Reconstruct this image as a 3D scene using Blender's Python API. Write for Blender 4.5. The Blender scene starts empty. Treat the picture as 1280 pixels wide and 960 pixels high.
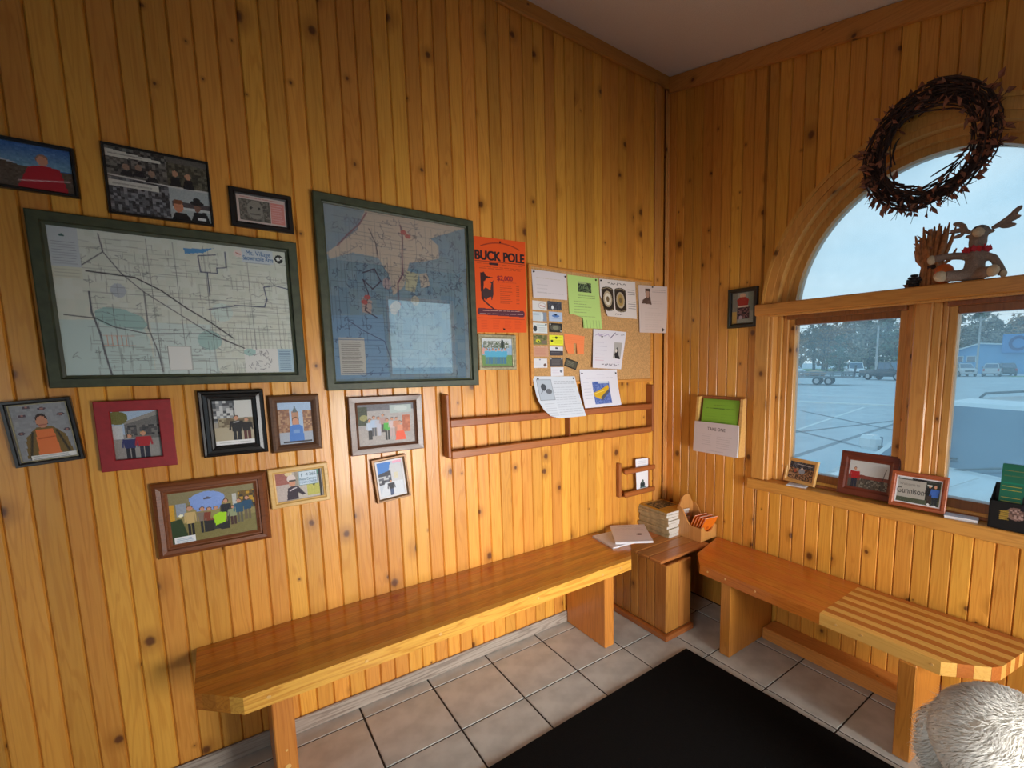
import bpy, bmesh, math, random
import numpy as np
from mathutils import Vector, Matrix, Euler
random.seed(7); rng = np.random.default_rng(7)
sc = bpy.context.scene
COL = sc.collection
PI = math.pi

# ------------------------------------------------------------------ camera
cam = bpy.data.cameras.new('camera'); cam_o = bpy.data.objects.new('camera', cam); COL.objects.link(cam_o)
cam.sensor_fit = 'HORIZONTAL'; cam.sensor_width = 36.0
cam.lens = 593.344 / 1280 * 36.0
cam.shift_x = -(742.857 - 640) / 1280; cam.shift_y = (526.727 - 480) / 1280
cam.clip_start = 0.05; cam.clip_end = 600
R = Matrix(((0.78106427, 0.08211365, -0.61902824), (-0.62439057, 0.08894712, -0.77603146), (-0.008662, 0.99264584, 0.1207444)))
cam_o.matrix_world = Matrix.Translation((-2.365, -2.19, 1.513)) @ R.to_4x4()
sc.camera = cam_o

# ------------------------------------------------------------------ view
sc.view_settings.view_transform = 'Standard'; sc.view_settings.look = 'None'
sc.view_settings.gamma = 1.0; sc.view_settings.exposure = 0.0
try: sc.view_settings.use_curve_mapping = False
except Exception: pass

def lin(c):
    if isinstance(c, str):
        c = tuple(int(c[i:i+2], 16) for i in (0, 2, 4))
    c = [x / 255 for x in c]
    return tuple((x / 12.92 if x <= .04045 else ((x + .055) / 1.055) ** 2.4) for x in c)

# ------------------------------------------------------------------ world: overcast sky
w = bpy.data.worlds.new('overcast_sky'); sc.world = w; w.use_nodes = True
nt = w.node_tree; nt.nodes.clear()
out = nt.nodes.new('ShaderNodeOutputWorld'); bg = nt.nodes.new('ShaderNodeBackground')
tc = nt.nodes.new('ShaderNodeTexCoord'); sp = nt.nodes.new('ShaderNodeSeparateXYZ')
ramp = nt.nodes.new('ShaderNodeValToRGB')
ramp.color_ramp.elements[0].position = 0.0; ramp.color_ramp.elements[0].color = (*lin((200, 224, 233)), 1)
ramp.color_ramp.elements[1].position = 0.55; ramp.color_ramp.elements[1].color = (*lin((128, 184, 216)), 1)
mp = nt.nodes.new('ShaderNodeMapping'); mp.inputs['Scale'].default_value = (1.2, 1.2, 5.0)
ns = nt.nodes.new('ShaderNodeTexNoise'); ns.inputs['Scale'].default_value = 1.6; ns.inputs['Detail'].default_value = 5
r2 = nt.nodes.new('ShaderNodeValToRGB')
r2.color_ramp.elements[0].position = .42; r2.color_ramp.elements[0].color = (0, 0, 0, 1)
r2.color_ramp.elements[1].position = .68; r2.color_ramp.elements[1].color = (.6, .6, .6, 1)
mx = nt.nodes.new('ShaderNodeMixRGB'); mx.inputs[2].default_value = (*lin((208, 226, 232)), 1)
L = nt.links.new
L(tc.outputs['Generated'], sp.inputs[0]); L(sp.outputs['Z'], ramp.inputs[0])
L(tc.outputs['Generated'], mp.inputs[0]); L(mp.outputs[0], ns.inputs['Vector']); L(ns.outputs[0], r2.inputs[0])
L(r2.outputs[0], mx.inputs[0]); L(ramp.outputs[0], mx.inputs[1]); L(mx.outputs[0], bg.inputs[0])
bg.inputs[1].default_value = 1.42; L(bg.outputs[0], out.inputs[0])

# ------------------------------------------------------------------ added fill lamps at made-up openings out of view
def area(name, loc, rot, sx, sy, power, col=(1, 1, 1), spread=PI):
    l = bpy.data.lights.new(name, 'AREA'); l.shape = 'RECTANGLE'; l.size = sx; l.size_y = sy
    l.energy = power; l.color = col; l.spread = spread
    o = bpy.data.objects.new(name, l); COL.objects.link(o); o.location = loc; o.rotation_euler = rot
    return o
area('added_back_fill', (-.95, -3.26, .70), (math.radians(86), 0, 0), 1.0, 1.05, 30, (1, .98, .94), math.radians(76))  # main added fill, aimed at the left wall from behind the camera
area('added_back_left_fill', (-3.8, -3.24, .85), (math.radians(68), 0, 0), .8, 1.4, 3, (1, .98, .94), math.radians(84))  # weak added fill from the back left
area('added_side_fill', (-4.34, -2.3, 1.62), (0, math.radians(-66), 0), .8, 1.4, 8, (1, .98, .94), math.radians(84))  # added fill thrown towards the window wall

# ------------------------------------------------------------------ materials
def newmat(name):
    m = bpy.data.materials.new(name); m.use_nodes = True
    nt = m.node_tree; b = nt.nodes['Principled BSDF']
    return m, nt, b
def N(nt, t, **kw):
    n = nt.nodes.new(t)
    for k, v in kw.items():
        if k in n.inputs: n.inputs[k].default_value = v
        else: setattr(n, k, v)
    return n
def mathn(nt, op, a, b=None):
    n = nt.nodes.new('ShaderNodeMath'); n.operation = op
    for i, v in enumerate((a, b)):
        if v is None: continue
        if isinstance(v, (int, float)): n.inputs[i].default_value = v
        else: nt.links.new(v, n.inputs[i])
    return n.outputs[0]
def maprange(nt, v, a, b, c, d, smooth=True):
    n = nt.nodes.new('ShaderNodeMapRange'); n.interpolation_type = 'SMOOTHSTEP' if smooth else 'LINEAR'
    for i, x in enumerate((v, a, b, c, d)):
        if isinstance(x, (int, float)): n.inputs[i].default_value = x
        else: nt.links.new(x, n.inputs[i])
    return n.outputs[0]
def mix(nt, f, a, b, mode='MIX'):
    n = nt.nodes.new('ShaderNodeMixRGB'); n.blend_type = mode
    for i, x in enumerate((f, a, b)):
        if isinstance(x, (int, float)): n.inputs[i].default_value = x
        elif isinstance(x, tuple): n.inputs[i].default_value = (*x[:3], 1)
        else: nt.links.new(x, n.inputs[i])
    return n.outputs[0]
def plain(name, c, rough=.5, noise=.0, nscale=40, metal=0, coat=0, spec=.5, bump=0):
    m, nt, b = newmat(name); c = lin(c) if max(c) > 1 or isinstance(c, str) else c
    b.inputs['Roughness'].default_value = rough; b.inputs['Metallic'].default_value = metal
    b.inputs['Coat Weight'].default_value = coat; b.inputs['Specular IOR Level'].default_value = spec
    tc = N(nt, 'ShaderNodeTexCoord'); n = N(nt, 'ShaderNodeTexNoise', Scale=nscale, Detail=4)
    nt.links.new(tc.outputs['Object'], n.inputs['Vector'])
    f = maprange(nt, n.outputs[0], .3, .7, 0, 1)
    a = tuple(x * (1 - noise) for x in c); d = tuple(min(1, x * (1 + noise)) for x in c)
    nt.links.new(mix(nt, f, a, d), b.inputs['Base Color'])
    if bump:
        bp = N(nt, 'ShaderNodeBump', Strength=bump, Distance=.01); nt.links.new(n.outputs[0], bp.inputs['Height'])
        nt.links.new(bp.outputs[0], b.inputs['Normal'])
    return m
def wood(name, light, dark, axis='Z', knots=1.0, rough=.35, coat=.25, var=.18, ring=.5, knotcol=(88, 44, 18), kscale=4.2):
    m, nt, b = newmat(name)
    light = lin(light); dark = lin(dark); kc = lin(knotcol)
    tc = N(nt, 'ShaderNodeTexCoord'); oi = N(nt, 'ShaderNodeObjectInfo')
    rnd = oi.outputs['Random']
    s = N(nt, 'ShaderNodeSeparateXYZ'); nt.links.new(tc.outputs['Object'], s.inputs[0])
    order = {'Z': (0, 1, 2), 'X': (1, 2, 0), 'Y': (0, 2, 1)}[axis]
    c = N(nt, 'ShaderNodeCombineXYZ')
    for i, k in enumerate(order):
        off = mathn(nt, 'MULTIPLY', rnd, (37.0, 11.0, 91.0)[i])
        nt.links.new(mathn(nt, 'ADD', s.outputs[k], off), c.inputs[i])
    v = c.outputs[0]
    def sc_(vec, xyz):
        n = N(nt, 'ShaderNodeVectorMath', operation='MULTIPLY'); nt.links.new(vec, n.inputs[0]); n.inputs[1].default_value = xyz
        return n.outputs[0]
    fine = N(nt, 'ShaderNodeTexNoise', Scale=1, Detail=3); nt.links.new(sc_(v, (170, 170, 5)), fine.inputs['Vector'])
    big = N(nt, 'ShaderNodeTexNoise', Scale=1, Detail=2, Distortion=.3); nt.links.new(sc_(v, (16, 16, 1.1)), big.inputs['Vector'])
    band = mathn(nt, 'SINE', mathn(nt, 'MULTIPLY', big.outputs[0], 70.0))
    band = maprange(nt, band, .1, 1.0, 0, 1)
    f = mathn(nt, 'ADD', mathn(nt, 'MULTIPLY', band, ring * .55), mathn(nt, 'MULTIPLY', maprange(nt, fine.outputs[0], .35, .75, 0, 1), ring * .5))
    col = mix(nt, f, light, dark)
    # tone of each board
    val = maprange(nt, mathn(nt, 'FRACT', mathn(nt, 'MULTIPLY', rnd, 7.31)), 0, 1, 1 - var, 1 + var * .6, False)
    hs = N(nt, 'ShaderNodeHueSaturation'); nt.links.new(col, hs.inputs['Color']); nt.links.new(val, hs.inputs['Value'])
    hue = maprange(nt, mathn(nt, 'FRACT', mathn(nt, 'MULTIPLY', rnd, 3.77)), 0, 1, .493, .506, False); nt.links.new(hue, hs.inputs['Hue'])
    col = hs.outputs[0]
    if knots > 0:
        flat = N(nt, 'ShaderNodeCombineXYZ'); sp = N(nt, 'ShaderNodeSeparateXYZ'); nt.links.new(v, sp.inputs[0])
        nt.links.new(mathn(nt, 'ADD', sp.outputs[0], sp.outputs[1]), flat.inputs[0]); nt.links.new(mathn(nt, 'MULTIPLY', sp.outputs[2], .8), flat.inputs[1])
        wob = N(nt, 'ShaderNodeTexNoise', Scale=1, Detail=2); nt.links.new(sc_(v, (60, 60, 60)), wob.inputs['Vector'])
        vo = N(nt, 'ShaderNodeTexVoronoi', voronoi_dimensions='2D', Scale=kscale); nt.links.new(flat.outputs[0], vo.inputs['Vector'])
        cs = N(nt, 'ShaderNodeSeparateColor'); nt.links.new(vo.outputs['Color'], cs.inputs[0])
        r0 = mathn(nt, 'MULTIPLY', mathn(nt, 'ADD', mathn(nt, 'MULTIPLY', mathn(nt, 'POWER', cs.outputs[0], 1.6), .066), .012), knots)
        d = mathn(nt, 'ADD', vo.outputs['Distance'], mathn(nt, 'MULTIPLY', mathn(nt, 'SUBTRACT', wob.outputs[0], .5), .03))
        q = mathn(nt, 'DIVIDE', d, r0)
        col = mix(nt, maprange(nt, q, .8, 3.6, .5, 0), col, tuple(x * .55 for x in dark))
        col = mix(nt, maprange(nt, q, .45, 1.25, .9, 0), col, kc)
    nt.links.new(col, b.inputs['Base Color'])
    b.inputs['Roughness'].default_value = rough; b.inputs['Coat Weight'].default_value = coat; b.inputs['Coat Roughness'].default_value = .12
    bp = N(nt, 'ShaderNodeBump', Strength=.12, Distance=.004); nt.links.new(f, bp.inputs['Height']); nt.links.new(bp.outputs[0], b.inputs['Normal'])
    return m
M = {}
M['pine'] = wood('knotty_pine', (228, 161, 67), (195, 117, 33), 'Z', 1.0, .36, .14, .16)
M['pine_x'] = wood('pine_trim_along_x', (212, 146, 66), (176, 104, 40), 'X', 1.0, .4, .2, .1)
M['pine_y'] = wood('pine_trim_along_y', (214, 148, 70), (178, 108, 42), 'Y', 1.0, .4, .2, .1)
M['casing'] = wood('pine_casing', (218, 156, 78), (186, 116, 48), 'Z', .7, .4, .2, .08)
M['sash'] = wood('sash_wood', (150, 92, 48), (104, 60, 30), 'Z', 0, .4, .2, .08)
M['bench_top'] = wood('varnished_fir_along_x', (190, 116, 38), (150, 80, 20), 'X', 0, .2, .5, .3, .7)
M['bench_front'] = wood('pale_fir_front', (226, 168, 74), (196, 126, 44), 'X', 0, .3, .3, .05, .9)
M['bench_red'] = wood('red_fir_along_y', (204, 118, 42), (170, 82, 24), 'Y', 0, .22, .5, .1, .6)
M['bench_dark'] = wood('dark_strip_along_y', (184, 110, 46), (154, 84, 32), 'Y', 0, .25, .4, .08, .5)
M['bench_light'] = wood('pale_strip_along_y', (226, 174, 92), (204, 146, 66), 'Y', 0, .25, .4, .08, .5)
M['leg'] = wood('fir_leg', (206, 134, 56), (172, 98, 34), 'Z', 0, .35, .3, .12, .6)
M['rack'] = wood('rack_wood_along_x', (170, 100, 46), (134, 72, 30), 'X', 0, .4, .2, .08, .5)
M['rack_z'] = wood('rack_wood_upright', (166, 98, 46), (128, 70, 30), 'Z', 0, .4, .2, .08, .5)
M['box'] = wood('box_boards', (190, 126, 58), (150, 88, 34), 'Z', .8, .4, .2, .2, .6)
M['lid'] = wood('lid_boards', (206, 136, 72), (164, 98, 44), 'X', 0, .35, .3, .2, .6)
M['holder'] = wood('letter_holder_wood', (206, 146, 82), (176, 112, 54), 'Z', 0, .4, .2, .06, .5)
M['grey_base'] = wood('weathered_baseboard', (186, 172, 158), (128, 112, 100), 'X', .6, .7, 0, .2, .9)
M['f_black'] = plain('black_lacquer_frame', (20, 18, 18), .35, .15, 60, coat=.2)
M['f_red'] = plain('red_painted_frame', (150, 26, 34), .45, .1, 60)
M['f_green'] = plain('dark_green_stain', (64, 70, 48), .5, .22, 30)
M['f_brown'] = wood('brown_frame', (128, 74, 40), (90, 48, 26), 'X', 0, .35, .3, .05, .6)
M['f_walnut'] = wood('walnut_frame', (104, 70, 46), (76, 48, 30), 'X', 0, .4, .2, .05, .6)
M['f_light'] = wood('light_frame', (222, 176, 104), (200, 146, 74), 'X', 0, .4, .2, .05, .5)
M['f_grey'] = plain('antique_silver_frame', (158, 148, 116), .45, .2, 80, metal=.3)
M['f_gold'] = plain('thin_bronze_frame', (122, 86, 48), .4, .2, 80, metal=.3)
M['f_rust'] = wood('russet_frame', (176, 96, 48), (142, 70, 34), 'X', 0, .4, .2, .05, .6)
M['f_mahog'] = wood('mahogany_frame', (108, 52, 30), (76, 34, 20), 'X', 0, .4, .2, .05, .6)
M['cork'] = plain('cork', (196, 150, 96), .9, .18, 160, bump=.2)
M['white'] = plain('white_paper', (226, 222, 224), .6, .02, 30)
M['black'] = plain('black_plastic', (16, 15, 15), .35, .1, 50)
M['pin'] = plain('dark_push_pin', (30, 26, 30), .3)
M['mat'] = plain('black_carpet_mat', (15, 14, 14), .95, .35, 300, spec=.1, bump=.5)
M['grout'] = plain('dark_grout', (52, 44, 38), .9, .2, 60)
M['tile'] = plain('beige_floor_tile', (192, 192, 186), .38, .14, 9, spec=.4)
M['ceiling'] = plain('stippled_ceiling_paint', (232, 224, 216), .9, .03, 220, bump=.35)
M['dark_panel'] = wood('back_wall_panelling', (104, 64, 32), (74, 42, 20), 'Z', .8, .6, 0, .1)
M['plaster'] = plain('back_wall_paint', (190, 160, 120), .8, .05, 30)
M['moose'] = plain('grey_brown_plush', (152, 130, 116), .95, .15, 260, spec=.1, bump=.5)
M['moose_pale'] = plain('cream_plush', (216, 192, 160), .95, .1, 260, spec=.1, bump=.4)
M['ribbon'] = plain('red_ribbon', (196, 40, 52), .6, .1, 60)
M['twig'] = plain('dark_twigs', (66, 44, 36), .9, .3, 60)
M['leaf'] = plain('dry_brown_leaf', (150, 92, 66), .8, .35, 40)
M['corn'] = plain('dry_corn_stalk', (178, 112, 62), .8, .3, 60)
M['pumpkin'] = plain('orange_pumpkin', (206, 98, 36), .6, .15, 40)
M['cone'] = plain('dark_pine_cone', (38, 30, 30), .6, .3, 90)
M['orange_paper'] = plain('orange_booklet_cover', (238, 122, 24), .5, .04, 30)
M['fur'] = plain('white_dog_fur', (226, 222, 214), .8, .08, 30, spec=.2)
M['skin_dog'] = plain('white_dog_coat', (206, 198, 184), .95, .1, 40, spec=.1)
M['nose'] = plain('black_dog_nose', (20, 18, 18), .3)
# exterior
M['asphalt'] = plain('worn_asphalt', (190, 196, 200), .85, .1, .9)
M['road'] = plain('road_asphalt', (192, 198, 202), .8, .06, .6)
M['grass'] = plain('roadside_grass', (140, 160, 100), .95, .2, 2)
M['line'] = plain('road_paint', (226, 228, 226), .8, .05, 5)
M['seal'] = plain('tar_crack_seal', (106, 112, 120), .6, .1, 5)
M['carwhite'] = plain('white_car_paint', (228, 232, 234), .25, .01, 3, coat=.6)
M['carsilver'] = plain('silver_car_paint', (186, 188, 190), .3, .02, 3, coat=.5)
M['carblack'] = plain('black_car_paint', (46, 52, 62), .3, .02, 3, coat=.5)
M['carglass'] = plain('dark_car_glass', (66, 84, 110), .05, .05, 2, spec=1, coat=.5)
M['tyre'] = plain('black_tyre', (28, 28, 30), .9, .1, 40)
M['rim'] = plain('grey_wheel_rim', (176, 178, 180), .3, .05, 20, metal=.6)
M['redlamp'] = plain('red_tail_lamp', (176, 40, 36), .3)
M['lamp'] = plain('clear_head_lamp', (214, 218, 222), .15, .03, 10, coat=.5)
M['bluewall'] = plain('blue_metal_siding', (112, 162, 206), .5, .04, 1)
M['bluesign'] = plain('blue_sign_panel', (84, 136, 196), .5, .03, 1)
M['signmark'] = plain('navy_sign_mark', (38, 64, 128), .5)
M['roofwhite'] = plain('pale_roof_edge', (210, 220, 224), .5, .03, 2)
M['pole'] = plain('weathered_pole', (176, 172, 168), .8, .15, 3)
M['wire'] = plain('power_wire', (80, 84, 90), .7)
M['bark'] = plain('grey_bark', (104, 96, 92), .95, .2, 3)
M['trailer'] = plain('galvanised_trailer', (120, 122, 124), .6, .15, 6)
for nm, c in (('tree_grey', (170, 162, 148)), ('tree_rust', (184, 152, 120)), ('tree_green', (128, 142, 122))):
    M[nm] = plain(nm, c, .95, .22, .5)
def glassmat(name, film, filmcol, spec=1.0, rough=.01):
    m = bpy.data.materials.new(name); m.use_nodes = True; nt = m.node_tree; nt.nodes.clear()
    o = N(nt, 'ShaderNodeOutputMaterial'); t = N(nt, 'ShaderNodeBsdfTransparent'); g = N(nt, 'ShaderNodeBsdfGlossy', Roughness=rough)
    fr = N(nt, 'ShaderNodeFresnel', IOR=1.5); a = N(nt, 'ShaderNodeMixShader'); b = N(nt, 'ShaderNodeMixShader')
    d = N(nt, 'ShaderNodeBsdfTranslucent'); d.inputs[0].default_value = (*filmcol, 1)
    tcn = N(nt, 'ShaderNodeTexCoord'); n = N(nt, 'ShaderNodeTexNoise', Scale=3.0, Detail=4); nt.links.new(tcn.outputs['Object'], n.inputs['Vector'])
    b.inputs[0].default_value = film
    nt.links.new(maprange(nt, n.outputs[0], .25, .75, film * .7, film * 1.3), b.inputs[0])
    nt.links.new(t.outputs[0], b.inputs[1]); nt.links.new(d.outputs[0], b.inputs[2])
    geo = N(nt, 'ShaderNodeNewGeometry'); front = mathn(nt, 'SUBTRACT', 1.0, geo.outputs['Backfacing'])
    nt.links.new(mathn(nt, 'MULTIPLY', mathn(nt, 'MINIMUM', mathn(nt, 'MULTIPLY', fr.outputs[0], spec), .9), front), a.inputs[0])
    nt.links.new(b.outputs[0], a.inputs[1]); nt.links.new(g.outputs[0], a.inputs[2]); nt.links.new(a.outputs[0], o.inputs[0])
    return m
M['pane'] = glassmat('dusty_hazy_window_glass', .19, (.75, .88, .95))  # bluish film stands in for outdoor haze besides dust on the glass
M['glazing'] = glassmat('picture_glass', .01, (.9, .9, .9), 1.4)
M['glazing_map'] = glassmat('map_glass', .02, (.9, .9, .9), 7.5)
M['acrylic'] = glassmat('picture_acrylic', .01, (.9, .9, .9), .25, .45)
def printmat(name, rough=.5):
    m, nt, b = newmat(name); a = N(nt, 'ShaderNodeAttribute'); a.attribute_name = 'Col'
    nt.links.new(a.outputs['Color'], b.inputs['Base Color']); b.inputs['Roughness'].default_value = rough
    b.inputs['Specular IOR Level'].default_value = .3
    return m
M['print'] = printmat('printed_paper', .55)

# ------------------------------------------------------------------ mesh helpers
class MB:
    def __init__(s): s.v = []; s.f = []; s.m = []
    def add(s, vs, fs, mi=0):
        o = len(s.v); s.v += [tuple(p) for p in vs]; s.f += [tuple(i + o for i in f) for f in fs]; s.m += [mi] * len(fs)
    def box(s, x0, x1, y0, y1, z0, z1, mi=0, T=None):
        vs = [(x, y, z) for x in (x0, x1) for y in (y0, y1) for z in (z0, z1)]
        if T is not None: vs = [tuple(T @ Vector(p)) for p in vs]
        s.add(vs, [(0, 1, 3, 2), (4, 6, 7, 5), (0, 4, 5, 1), (2, 3, 7, 6), (0, 2, 6, 4), (1, 5, 7, 3)], mi)
    def bbox(s, x0, x1, y0, y1, z0, z1, b=.003, mi=0, T=None):
        """box with bevelled edges"""
        bm = bmesh.new(); bmesh.ops.create_cube(bm, size=1)
        for v in bm.verts: v.co = Vector(((x0 + x1) / 2 + v.co.x * (x1 - x0), (y0 + y1) / 2 + v.co.y * (y1 - y0), (z0 + z1) / 2 + v.co.z * (z1 - z0)))
        b = min(b, .45 * min(x1 - x0, y1 - y0, z1 - z0))
        bmesh.ops.bevel(bm, geom=bm.edges[:], offset=b, segments=1, affect='EDGES')
        s.bm(bm, mi, T)
    def bm(s, bm, mi=0, T=None):
        bm.verts.index_update()
        vs = [tuple(T @ v.co) if T is not None else tuple(v.co) for v in bm.verts]
        s.add(vs, [tuple(v.index for v in f.verts) for f in bm.faces], mi); bm.free()
    def prism(s, pts, axis, a, b, mi=0):
        """polygon pts extruded from a to b along axis ('x','y','z'); pts are the other two coordinates in order"""
        def P(p, t): return {'x': (t, p[0], p[1]), 'y': (p[0], t, p[1]), 'z': (p[0], p[1], t)}[axis]
        n = len(pts); vs = [P(p, a) for p in pts] + [P(p, b) for p in pts]
        s.add(vs, [tuple(range(n)), tuple(range(2 * n - 1, n - 1, -1))] + [(i, (i + 1) % n, n + (i + 1) % n, n + i) for i in range(n)], mi)
    def tube(s, pts, rad, n=8, mi=0, cap=True):
        pts = [Vector(p) for p in pts]; k = len(pts)
        rad = rad if isinstance(rad, (list, tuple)) else [rad] * k
        rings = []; up = None
        for i, p in enumerate(pts):
            d = (pts[min(i + 1, k - 1)] - pts[max(i - 1, 0)])
            d = d.normalized() if d.length > 1e-9 else Vector((0, 0, 1))
            if up is None: up = Vector((0, 0, 1)) if abs(d.z) < .9 else Vector((1, 0, 0))
            a = d.cross(up); a = a.normalized() if a.length > 1e-6 else d.orthogonal().normalized(); b = a.cross(d).normalized(); up = b
            rings.append([tuple(p + rad[i] * (math.cos(t) * a + math.sin(t) * b)) for t in [2 * PI * j / n for j in range(n)]])
        vs = [q for r in rings for q in r]; fs = []
        for i in range(k - 1):
            for j in range(n): fs.append((i * n + j, i * n + (j + 1) % n, (i + 1) * n + (j + 1) % n, (i + 1) * n + j))
        if cap: fs += [tuple(range(n))[::-1], tuple(range((k - 1) * n, k * n))]
        s.add(vs, fs, mi)
    def lathe(s, prof, n=16, T=None, mi=0):
        vs = []; fs = []; k = len(prof)
        for r, z in prof:
            for j in range(n): vs.append((r * math.cos(2 * PI * j / n), r * math.sin(2 * PI * j / n), z))
        for i in range(k - 1):
            for j in range(n): fs.append((i * n + j, i * n + (j + 1) % n, (i + 1) * n + (j + 1) % n, (i + 1) * n + j))
        fs += [tuple(range(n))[::-1], tuple(range((k - 1) * n, k * n))]
        if T is not None: vs = [tuple(T @ Vector(p)) for p in vs]
        s.add(vs, fs, mi)
    def ball(s, c, r, sub=2, mi=0, T=None):
        r = r if isinstance(r, (list, tuple)) else (r, r, r)
        bm = bmesh.new(); bmesh.ops.create_icosphere(bm, subdivisions=sub, radius=1)
        X = Matrix.Translation(c) @ (T if T is not None else Matrix()) @ Matrix.Diagonal((*r, 1))
        s.bm(bm, mi, X)
    def mesh(s, name, mats, smooth=False):
        me = bpy.data.meshes.new(name); me.from_pydata(s.v, [], s.f)
        for m in (mats if isinstance(mats, (list, tuple)) else [mats]): me.materials.append(m)
        if len(set(s.m)) > 1: me.polygons.foreach_set('material_index', s.m)
        bm = bmesh.new(); bm.from_mesh(me); bmesh.ops.recalc_face_normals(bm, faces=bm.faces[:]); bm.to_mesh(me); bm.free()
        if smooth: me.shade_smooth()
        me.update(); return me
    def build(s, name, mats, parent=None, smooth=False, loc=None):
        return link(name, s.mesh(name, mats, smooth), parent, loc)
def link(name, data, parent=None, loc=None, rot=None):
    o = bpy.data.objects.new(name, data); COL.objects.link(o)
    if parent: o.parent = parent
    if loc is not None: o.location = loc
    if rot is not None: o.rotation_euler = rot
    return o
def tag(o, label=None, cat=None, group=None, kind=None):
    if label: o['label'] = label
    if cat: o['category'] = cat
    if group: o['group'] = group
    if kind: o['kind'] = kind
    return o
def thing(name, label, cat, loc=(0, 0, 0), rot=(0, 0, 0), group=None):
    o = link(name, None, None, loc, rot); o.empty_display_size = .05
    return tag(o, label, cat, group)
def struct(o): o['kind'] = 'structure'; return o
def stuff(o): o['kind'] = 'stuff'; return o
def copy_tree(o, parent=None):
    c = o.copy(); COL.objects.link(c)
    if parent: c.parent = parent
    for ch in list(o.children): copy_tree(ch, c)
    return c
def evaluated(o):
    """replace an object's mesh by its modified mesh"""
    dg = bpy.context.evaluated_depsgraph_get(); me = bpy.data.meshes.new_from_object(o.evaluated_get(dg))
    o.modifiers.clear(); o.data = me; return o
def one_surface(mb, name, mats, voxel, parent=None, smooth=4):
    o = mb.build(name, mats, parent)
    r = o.modifiers.new('r', 'REMESH'); r.mode = 'VOXEL'; r.voxel_size = voxel; r.use_smooth_shade = True
    if smooth:
        q = o.modifiers.new('s', 'SMOOTH'); q.factor = .5; q.iterations = smooth
    return evaluated(o)

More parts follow.
